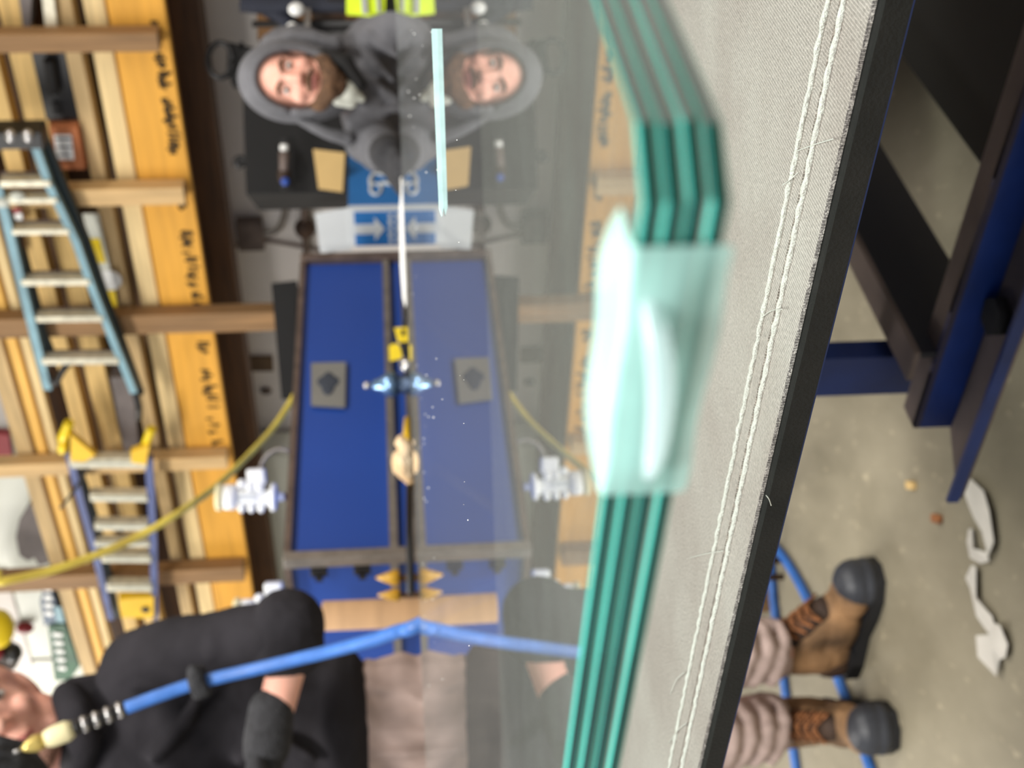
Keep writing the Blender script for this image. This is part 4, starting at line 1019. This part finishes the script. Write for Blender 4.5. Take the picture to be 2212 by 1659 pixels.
# white tapered wedge the grey person holds
bm = B(); w0, w1 = on_y(870, 385, 3.14), on_y(876, 662, 3.0)
R = frame_of(w1 - w0); L = (w1 - w0).length
tube(bm, [w0, w0 + (w1-w0)*.1, w0 + (w1-w0)*.25, w0 + (w1-w0)*.7, w0 + (w1-w0)*.93, w1], [.006, .005, .0095, .010, .006, .0015], 8)
single('putty_stick', bm, M_white, 'long white pointed stick held by the hooded person', 'stick', tuple(w0))

# hi-vis vest on a stand behind the grey person
vt = Thing('safety_vest', 'fluorescent lime safety vest with silver tape at the picture edge beyond the hooded person', 'vest', tuple(P2(900, -20, 3.0)))
q = [P2(x, y, 3.9) for x, y in ((748, -60), (915, -60), (912, 30), (860, 33), (750, 28))]
bm = B(); 

for a_, b_ in (((755, -40), (775, 27)), ((790, -40), (800, 30)), ((852, -40), (856, 30)), ((885, -40), (893, 30)), ((912, -40), (912, 26))):
    pass
prism(bm, [P2(x, y, 3.0) for x, y in ((748, -90), (835, -90), (832, 20), (800, 31), (748, 27))], V((0, .02, 0)))
vt.part('mesh_fabric', bm, M_lime); bm = B(); prism(bm, [P2(x, y, 3.0) for x, y in ((866, -90), (935, -90), (930, 28), (870, 29))], V((0, .02, 0)))
vt.part('mesh_fabric', bm, M_lime)
for q in (((774, -90), (786, -90), (794, 29), (782, 28)), ((806, -90), (814, -90), (822, 24), (815, 27)), ((884, -90), (892, -90), (886, 28), (878, 28)), ((902, -90), (910, -90), (905, 28), (898, 28))):
    bm = B(); prism(bm, [P2(x, y, 2.992) for x, y in q], V((0, .006, 0))); vt.part('reflective_tape', bm, M_reflect)
bm = B(); ps = P2(848, -40, 3.1); box(bm, (ps.x, ps.y + .05, ps.z/2 + .08), (.05, .05, ps.z + .16)); vt.part('stand', bm, M_black)
bm = B(); prism(bm, [P2(x, y, 3.04) for x, y in ((760, -90), (930, -90), (925, 22), (765, 22))], V((0, .01, 0))); vt.part('lining', bm, M_black)
# ================================================================== BACK RIGHT: boxes, black cabinet, wall things
DK = 4.5
def bb(x, y, D): return on_y(x, y, D)
cn = on_y(880, 447, DK)                           # nearest vertical corner of the printed carton
zt_ = on_y(752, 447, DK).z; zb_ = CAM_Z - .10
st = Thing('hand_cart', 'black steel hand cart carrying the blue printed carton', 'cart', (cn.x + .2, cn.y + .3, 0))
crt = Thing('printed_carton', 'blue and white printed carton with open flaps between the blue case and the hooded person', 'carton', (cn.x, cn.y, zb_), TH)
wl = (on_y(800, 535, DK) - cn).length*1.45; wr = .36
h = zt_ - zb_
# local x = right-back (BX), y = left-back (AX)
# left face spans toward AX, right face toward BX
def scr(x, y, p0, ax):                            # image point -> on vertical plane through cn containing axis ax
    nrm = V((-ax.y, ax.x, 0)); d = ray(x, y); return CAM + d*((cn - CAM).dot(nrm)/d.dot(nrm))
lft = scr(760, 531, cn, AX); wl = (V((lft.x, lft.y, 0)) - V((cn.x, cn.y, 0))).length
rgt = scr(752, 335, cn, BX); wr = (V((rgt.x, rgt.y, 0)) - V((cn.x, cn.y, 0))).length
print('carton', wl, wr, h, cn)
bm = B()
for c, s in (((wr/2, 0, h/2), (wr, .006, h)), ((wr/2, wl, h/2), (wr, .006, h)), ((0, wl/2, h/2), (.006, wl, h)), ((wr, wl/2, h/2), (.006, wl, h)), ((wr/2, wl/2, .003), (wr, wl, .006))):
    box(bm, c, s)
crt.part('carton_body', bm, M_boxwhite, world=False)
bm = B(); box(bm, (wr/2+.006, -.004, h/2+.002), (wr-.012, .004, h-.004)); crt.part('printed_side', bm, M_boxblue, world=False)
bm = B()
def lface(x, y): p = crt.inv @ scr(x, y, cn, AX); return V((-.005, p.y, p.z))
e_ = [lface(768, 455), lface(768, 530), lface(900, 530), lface(900, 455)]
yA, yB = lface(800, 456).y, lface(800, 528).y; zT = lface(765, 470).z
box(bm, (-.005, (yA+yB)/2, (zT)/2), (.004, yB-yA, zT)); lp_ = crt.part('printed_side', bm, M_boxblue, world=False)
bm = B(); ym = lface(800, 492).y
box(bm, (-.008, ym, zT - .035), (.003, .04, .07)); prism(bm, [(-.0095, ym-.05, zT-.07), (-.0095, ym+.05, zT-.07), (-.0095, ym, zT-.105)], V((.003, 0, 0))); crt.part('printed_arrow', bm, M_boxwhite, world=False, parent=lp_)
for k, z in enumerate((zT-.125, zT-.15)):
    for j in range(5):
        bm = B(); box(bm, (-.008, ym - .052 + .026*j, z), (.002, .018, .012 + .004*((j+k) % 2))); crt.part('printed_letter', bm, M_boxwhite, world=False, parent=lp_)
# looping white mark on the right side
bm = B()
def rface(x, y): p = crt.inv @ scr(x, y, cn, BX); return V((p.x, -.0075, p.z))
cxy = [(812 + 12*math.cos(a), 413 + 12*math.sin(a)) for a in [2*math.pi*k/16 for k in range(17)]]
tube(bm, [rface(x, y) for x, y in cxy], .006, 6)
tube(bm, spline([rface(*q) for q in ((803, 408), (800, 395), (806, 382), (820, 375))], 5), .008, 6)
tube(bm, [rface(*q) for q in ((822, 400), (850, 402), (888, 404))], .009, 6); tube(bm, [rface(*q) for q in ((815, 378), (850, 384), (888, 392))], .012, 6)
crt.part('printed_loop_mark', bm, M_boxwhite, world=False)
# flaps
def flap(pts, m, ext, lab, ax):
    bm = B(); prism(bm, [scr(x, y, cn, ax) for x, y in pts], ext); crt.part('flap', bm, m, label=lab)
flap([(760, 448), (760, 540), (692, 547), (680, 462)], M_boxwhite, BX*.004, 'white open flap', AX)
bm = B(); D_ = DK + .12; prism(bm, [on_y(x, y, D_) for x, y in ((745, 330), (740, 415), (688, 408), (676, 322))], V((0, .004, 0))); crt.part('flap', bm, M_cardin, label='tan cardboard flap')
bm = B(); box(bm, (.16, .2, zb_-.015), (.38, .46, .03)); st.m = Matrix.Translation((cn.x, cn.y, 0)) @ Matrix.Rotation(TH, 4, 'Z'); st.o.matrix_world = st.m; st.inv = st.m.inverted()
st.part('deck', bm, M_black, world=False)
for x, y in ((-.01, -.01), (.33, -.01), (-.01, .41), (.33, .41)):
    bm = B(); box(bm, (x, y, (zb_-.03)/2 + .03), (.03, .03, zb_-.09)); st.part('leg', bm, M_black, world=False)
    bm = B(); lathe(bm, [(-.015, .03), (.015, .03)], (x, y, .03), (1, 0, 0)); st.part('wheel', bm, M_black, world=False)
# small glimpsed dark block beside
# black cabinet
DC = 4.9
def q4(x0, y0, x1, y1, D): return [on_y(x0, y0, D), on_y(x1, y0, D), on_y(x1, y1, D), on_y(x0, y1, D)]
a_, b_ = on_y(531, 420, DC), on_y(531, 236, DC)
kt = Thing('tool_cabinet', 'tall black tool cabinet behind the hooded person', 'tool cabinet', ((a_.x+b_.x)/2, DC+.2, 0))
c_r = on_y(531, 104, DC); wK = c_r.x - a_.x; xm = (a_.x + c_r.x)/2
bm = B(); box(bm, (xm, DC+.22, (a_.z + .06)/2), (wK, .44, a_.z - .06), bev=.006); kb = kt.part('body', bm, M_blackmat)
for x in (xm - wK/2 + .05, xm + wK/2 - .05):
    for y in (DC+.06, DC+.38):
        bm = B(); lathe(bm, [(-.02, .035), (.02, .035)], (x, y, .036), (1, 0, 0)); kt.part('caster', bm, M_black)
for z in (.3, .5, .7, .9):
    bm = B(); box(bm, (xm, DC-.004, z), (wK-.04, .012, .17)); dr = kt.part('drawer', bm, M_blackmat)
    bm = B(); box(bm, (xm, DC-.018, z+.05), (wK*.5, .014, .012)); kt.part('drawer_pull', bm, M_black, parent=dr)
# bottles, clamps on / in front of the cabinet: small bottle with purple end
for (x, y, lab) in ((612, 325, 'pale bottle with a blue end hanging on the black cabinet, left of the hood'),):
    bt_ = Thing('spray_bottle', lab, 'bottle', tuple(on_y(600, 400, DC-.1)))
    bm = B(); lathe(bm, [(0, .018), (.03, .024), (.05, .024)], on_y(614, 395, DC-.06), on_y(614, 350, DC-.06) - on_y(614, 395, DC-.06), 12); bt_.part('bottle', bm, M_leatherdk, True)
    bm = B(); lathe(bm, [(0, .018), (.07, .020), (.075, .010)], on_y(614, 370, DC-.07), on_y(614, 340, DC-.07) - on_y(614, 370, DC-.07), 12); bt_.part('label', bm, M_wornsteel, True)
    bm = B(); lathe(bm, [(0, .012), (.02, .017), (.03, .015)], on_y(614, 330, DC-.07), on_y(614, 315, DC-.07) - on_y(614, 330, DC-.07), 12); bt_.part('cap', bm, M_white, True)
    bm = B(); ell(bm, on_y(616, 392, DC-.09), (.016, .012, .016)); bt_.part('blue_end', bm, M_blue, True)
    bm = B(); beam(bm, on_y(612, 300, DC-.06), on_y(612, 410, DC-.06), .012, .02); bt_.part('holder', bm, M_black)
# hook at cabinet's left side
bm = B(); tube(bm, spline([on_y(x, y, DC+.05) for x, y in ((540, 345), (516, 342), (508, 350), (516, 358), (530, 352))], 5), .012, 8)
single('cabinet_hook', bm, M_black, 'black hook on top of the black tool cabinet', 'hook', tuple(on_y(540, 345, DC+.05)))
# black power tool with a ring handle standing on the cabinet side
DG = 4.98
gt = Thing('ring_handled_machine', 'black machine with a ring handle standing on the tool cabinet above the grey hood', 'machine', (on_y(520, 135, DG).x, DG, a_.z))
bm = B(); cx, cy = 476, 130; tube(bm, [on_y(cx + 27*math.cos(a), cy + 38*math.sin(a), DG) for a in [2*math.pi*k/24 for k in range(25)]], .011, 8); gt.part('ring_handle', bm, M_black, True)
bm = B(); prism(bm, [on_y(x, y, DG) for x, y in ((492, 90), (520, 96), (555, 104), (560, 165), (530, 172), (498, 176), (490, 150))], V((0, .12, 0))); gt.part('housing', bm, M_blackmat)
bm = B(); pz = on_y(545, 135, DG); box(bm, (pz.x, DG + .06, a_.z + .006), (.16, .12, .012)); gt.part('base', bm, M_blackmat)
bm = B(); prism(bm, [on_y(x, y, DG - .01) for x, y in ((536, 168), (560, 176), (562, 208), (540, 208))], V((0, .02, 0))); gt.part('panel', bm, M_lvl, label='orange panel')
# brown carton and bits at the top edge
DB = 4.9
t = Thing('brown_panel', 'brown board leaning behind the tripod bag, above the hooded person', 'board', (on_y(590, 30, DB).x, DB, 0))
p0_, p1_ = on_y(556, 84, DB), on_y(556, -140, DB)
bm = B(); box(bm, ((p0_.x+p1_.x)/2, DB+.02, p0_.z/2), (p1_.x-p0_.x, .03, p0_.z)); t.part('panel', bm, mat('brown_hardboard', srgb(106, 74, 40), .8, noise=.15))
t = Thing('tripod_stand', 'black tripod stand with two white clips beside the brown board', 'stand', (on_y(640, 30, 4.6).x, 4.6, 0))
def vrod(t, y, xtop, D, r, m, name, zb=0.03):
    p = on_y(xtop, y, D); bm = B(); tube(bm, [V((p.x, p.y, zb)), p], r, 10); t.part(name, bm, m, True)
vrod(t, 52, 545, 4.6, .012, M_black, 'rod'); vrod(t, 75, 640, 4.62, .03, M_black, 'rod'); vrod(t, 10, 540, 4.58, .03, M_navycloth, 'sleeve')
bm = B(); tube(bm, [on_y(x, y, 4.6) for x, y in ((520, 8), (570, 14), (612, 40), (640, 60))], .03, 8); t.part('arm', bm, M_navycloth, True)
bm = B(); prism(bm, [on_y(x, y, 4.56) for x, y in ((656, -20), (672, -20), (668, 85), (660, 85))], V((0, .02, 0))); t.part('rail', bm, M_alu)
for q in ((640, 20, .028, .024), (631, 60, .02, .02)):
    bm = B(); ell(bm, on_y(q[0], q[1], 4.52), (q[3], .02, q[2])); t.part('clip', bm, M_white, True, label='white clip')
bm = B(); prism(bm, [on_y(x, y, 4.7) for x, y in ((672, -60), (745, -60), (745, 60), (700, 70), (676, 90))], V((0, .03, 0))); t.part('bag', bm, M_leatherdk)
bm = B(); pz = on_y(640, 40, 4.62); box(bm, (pz.x, pz.y, .015), (.16, .16, .03)); t.part('base', bm, M_black)
# black tapered panel behind the case
DP = 5.2
pk = [(586, 612), (640, 606), (640, 865), (608, 862)]
P_ = [on_y(x, y, DP) for x, y in pk]
bm = B(); prism(bm, P_ , V((0, .08, 0)))
t = Thing('black_guitar_bag', 'black tapered bag standing on end behind the blue case', 'bag', ((P_[0].x+P_[3].x)/2, DP, 0))
t.part('bag', bm, M_blackmat); bm = B(); zz = P_[1].z; box(bm, ((P_[1].x+P_[2].x)/2, DP+.04, zz/2), (abs(P_[1].x-P_[2].x)*.9, .1, zz)); t.part('base_box', bm, M_blackmat)
# wall outlet box with cables
def wp(x, y, b=WB-.03): return room(*on_b(x, y, b))
t = Thing('junction_box', 'grey electrical junction box on the wall with cables running from it', 'junction box', tuple(wp(541, 505)), TH)
c_ = on_b(541, 505, WB-.035); bm = B(); box(bm, (c_.x, c_.y, c_.z), (.06, .16, .12), ROOM, bev=.006); t.part('box', bm, M_wornsteel)
bm = B(); tube(bm, spline([wp(x, y) for x, y in ((541, 500), (575, 505), (600, 495), (612, 470), (618, 430))], 6), .014, 8); t.part('conduit', bm, M_alu, True)
bm = B(); tube(bm, spline([wp(x, y, WB-.02) for x, y in ((490, 545), (515, 528), (541, 512), (580, 520), (650, 532), (720, 548))], 6), .010, 8); t.part('cable', bm, M_wornsteel, True)
# brown horizontal pole with a coupling
t = Thing('wall_pipe', 'thin brown pipe with a round coupling on the wall above the white flap', 'pipe', tuple(wp(657, 480)), TH)
bm = B(); tube(bm, [wp(655, 395, WB-.05), wp(657, 470, WB-.05), wp(662, 560, WB-.05)], .016, 8); t.part('pipe', bm, M_bronze, True)
bm = B(); ell(bm, wp(659, 493, WB-.05), (.05, .05, .05)); t.part('coupling', bm, M_leatherdk, True)
# dark wooden wall rail (batten) across the drywall
bm = B(); z_ = on_b(545, 180, WB-.02).z
t = single('wall_screw_plate', (lambda b: (ell(b, wp(575, 845, WB-.015), (.02, .02, .03)), b)[1])(B()), M_wornsteel, 'small dark screw plate on the grey wall left of the black bag', 'plate', tuple(wp(575, 845)))
bm = B(); c1, c2 = on_b(545, 780, WB-.012), on_b(545, 775, WB-.012)
beam(bm, wp(530, 785, WB-.012), wp(590, 785, WB-.012), .09, .02, up=BX); single('wall_patch', bm, mat('brown_wall_tape', srgb(110, 90, 70), .9), 'brown strip of tape on the wall left of the black bag', 'tape', tuple(wp(560, 785)))

# ================================================================== WHITE VALVE MANIFOLDS left of the case
def manifold(x0, y0, D, k, label, dy=0):
    t = Thing('pipe_manifold', label, 'manifold', (on_y(x0, y0, D).x, D, 0), group='white plastic manifolds on the blue case')
    f = lambda x, y, d=0: on_y(x0 + (x - 540)*k, y0 + (y - 1065)*k, D + d)
    r = lambda px: px*k*D/2775
    def cyl(name, a, b, ra, m=M_white, label=None, parent=None):
        bm = B(); L = (f(*b) - f(*a)).length; rr = r(ra); e_ = min(.006, L*.2); lathe(bm, [(0, rr*.8), (e_, rr), (L-e_, rr), (L, rr*.8)], f(*a), f(*b) - f(*a), 20); return t.part(name, bm, m, True, label=label, parent=parent)
    cyl('cap', (466, 1074), (482, 1074), 29, M_cream, 'cream end cap')
    cyl('body', (482, 1074), (512, 1074), 27)
    cyl('neck', (512, 1074), (590, 1076), 17)
    cyl('flange', (584, 1074), (597, 1074), 30)
    cyl('spigot', (597, 1074), (613, 1073), 9)
    bm = B(); prism(bm, [f(x, y, -r(14)) for x, y in ((531, 1014), (570, 1012), (574, 1048), (533, 1050))], V((0, r(34), 0))); t.part('valve_block', bm, M_white, mods=lambda o: (lambda m: (setattr(m, 'width', r(5)), setattr(m, 'segments', 3)))(o.modifiers.new('b', 'BEVEL')))
    for x, y in ((522, 1046), (540, 1052), (560, 1052)):
        bm = B(); ell(bm, f(x, y, -r(10)), (r(11),)*3); t.part('port', bm, M_white, True)
    for x in (522, 543, 564):
        bm = B(); ell(bm, f(x, 1097, -r(8)), (r(11), r(11), r(8))); t.part('port', bm, M_white, True)
    bm = B(); prism(bm, [f(x, y, -r(20)) for x, y in ((512, 1068), (552, 1068), (552, 1080), (512, 1080))], V((0, r(6), 0))); t.part('label', bm, M_boxwhite)
    # support post to the floor, hidden behind
    pb = f(600, 1074, r(20)); bm = B(); tube(bm, [V((pb.x, pb.y, zc_top)), pb], .012, 8); t.part('stand', bm, M_wornsteel, True)
    return t
manifold(540, 1065, 3.95, 1.0, 'white plastic pipe manifold on top of the blue case, under the yellow hose')
manifold(578, 1312, 3.75, 1.0, 'white plastic pipe manifold showing behind the bent black sleeve')
bm = B(); tube(bm, spline([on_y(x, y, 3.98) for x, y in ((560, 1012), (575, 985), (600, 970), (625, 975))], 6), .006, 6); single('clear_tube', bm, M_alu, 'thin pale tube curving from the upper white manifold to the blue case', 'tube', tuple(on_y(600, 980, 3.4)))

# low table added mostly out of view at the right to shade the floor
t = Thing('added_shade_table', 'added low dark table, mostly out of view, shading the floor at right', 'table', (1.25, 2.5, 0))
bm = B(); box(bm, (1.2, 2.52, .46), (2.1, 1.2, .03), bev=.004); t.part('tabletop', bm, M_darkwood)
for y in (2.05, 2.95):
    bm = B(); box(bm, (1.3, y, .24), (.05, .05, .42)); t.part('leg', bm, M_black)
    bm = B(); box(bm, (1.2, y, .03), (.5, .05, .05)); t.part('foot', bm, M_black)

# ================================================================== FLOOR THINGS
def fp(x, y, z=.011): return on_z(x, y, z)
bm = B(); tube(bm, spline([fp(x, y) for x, y in ((1640, 900), (1655, 1060), (1664, 1180), (1672, 1300), (1690, 1440), (1708, 1580), (1728, 1720), (1745, 1900))], 8), .0115, 10)
single('floor_hose', bm, M_hose, 'straight blue hose on the floor under the table edge, passing behind both boots', 'hose', tuple(fp(1664, 1180, 0)))
bm = B(); tube(bm, spline([fp(x, y) for x, y in ((1560, 1100), (1645, 1160), (1690, 1200), (1740, 1285), (1775, 1370), (1805, 1450), (1840, 1545), (1880, 1659), (1925, 1800))], 8), .0115, 10)
single('floor_hose', bm, M_hose, 'curved blue hose on the floor crossing the straight one beside the boots', 'hose', tuple(fp(1740, 1285, 0)))
# torn tape scraps
rnd = random.Random(5)
scr_ = [[(2092, 1026), (2112, 1036), (2138, 1060), (2152, 1100), (2160, 1170), (2150, 1200), (2138, 1190), (2132, 1150), (2120, 1120), (2104, 1090), (2096, 1060)],
        [(2096, 1142), (2108, 1142), (2114, 1190), (2140, 1192), (2146, 1212), (2120, 1218), (2100, 1205), (2094, 1170)],
        [(2112, 1220), (2120, 1224), (2104, 1258), (2110, 1275), (2132, 1310), (2152, 1330), (2162, 1385), (2140, 1372), (2122, 1330), (2100, 1270), (2090, 1248)],
        [(2124, 1372), (2150, 1370), (2156, 1346), (2176, 1350), (2188, 1392), (2184, 1420), (2166, 1424), (2168, 1460), (2146, 1440), (2128, 1418)]]
labs = ['topmost torn strip of white tape on the floor by the boots, curled at its end', 'small hooked scrap of white tape lying below the curled strip', 'thin twisted strip of white tape between the two wider scraps', 'crumpled lowest scrap of white tape on the floor']
for q, lb in zip(scr_, labs):
    bm = B(); lo = [fp(x, y, .001) for x, y in q]; cen = sum(lo, V())/len(lo)
    top = [bm.verts.new(V((p.x, p.y, .003 + .010*rnd.random()))) for p in lo]; cv = bm.verts.new(V((cen.x, cen.y, .012)))
    for k in range(len(top)): bm.faces.new((top[k], top[(k+1) % len(top)], cv))
    bmesh.ops.recalc_face_normals(bm, faces=bm.faces[:])
    def sm(o): s = o.modifiers.new('t', 'SOLIDIFY'); s.thickness = .0015
    single('tape_scrap', bm, M_tape, lb, 'tape', (cen.x, cen.y, 0), group='torn tape scraps on the floor', mods=sm)
for (x, y, m_, lb) in ((1974, 1048, M_cardin, 'tan wood chip on the floor right of the boots, the larger one'), (2030, 1120, M_lace, 'small brown wood chip on the floor nearer the tape scraps')):
    p = fp(x, y, .0); bm = B(); box(bm, (p.x, p.y, .006), (.016, .03, .012), bev=.003); single('wood_chip', bm, m_, lb, 'wood chip', tuple(p))
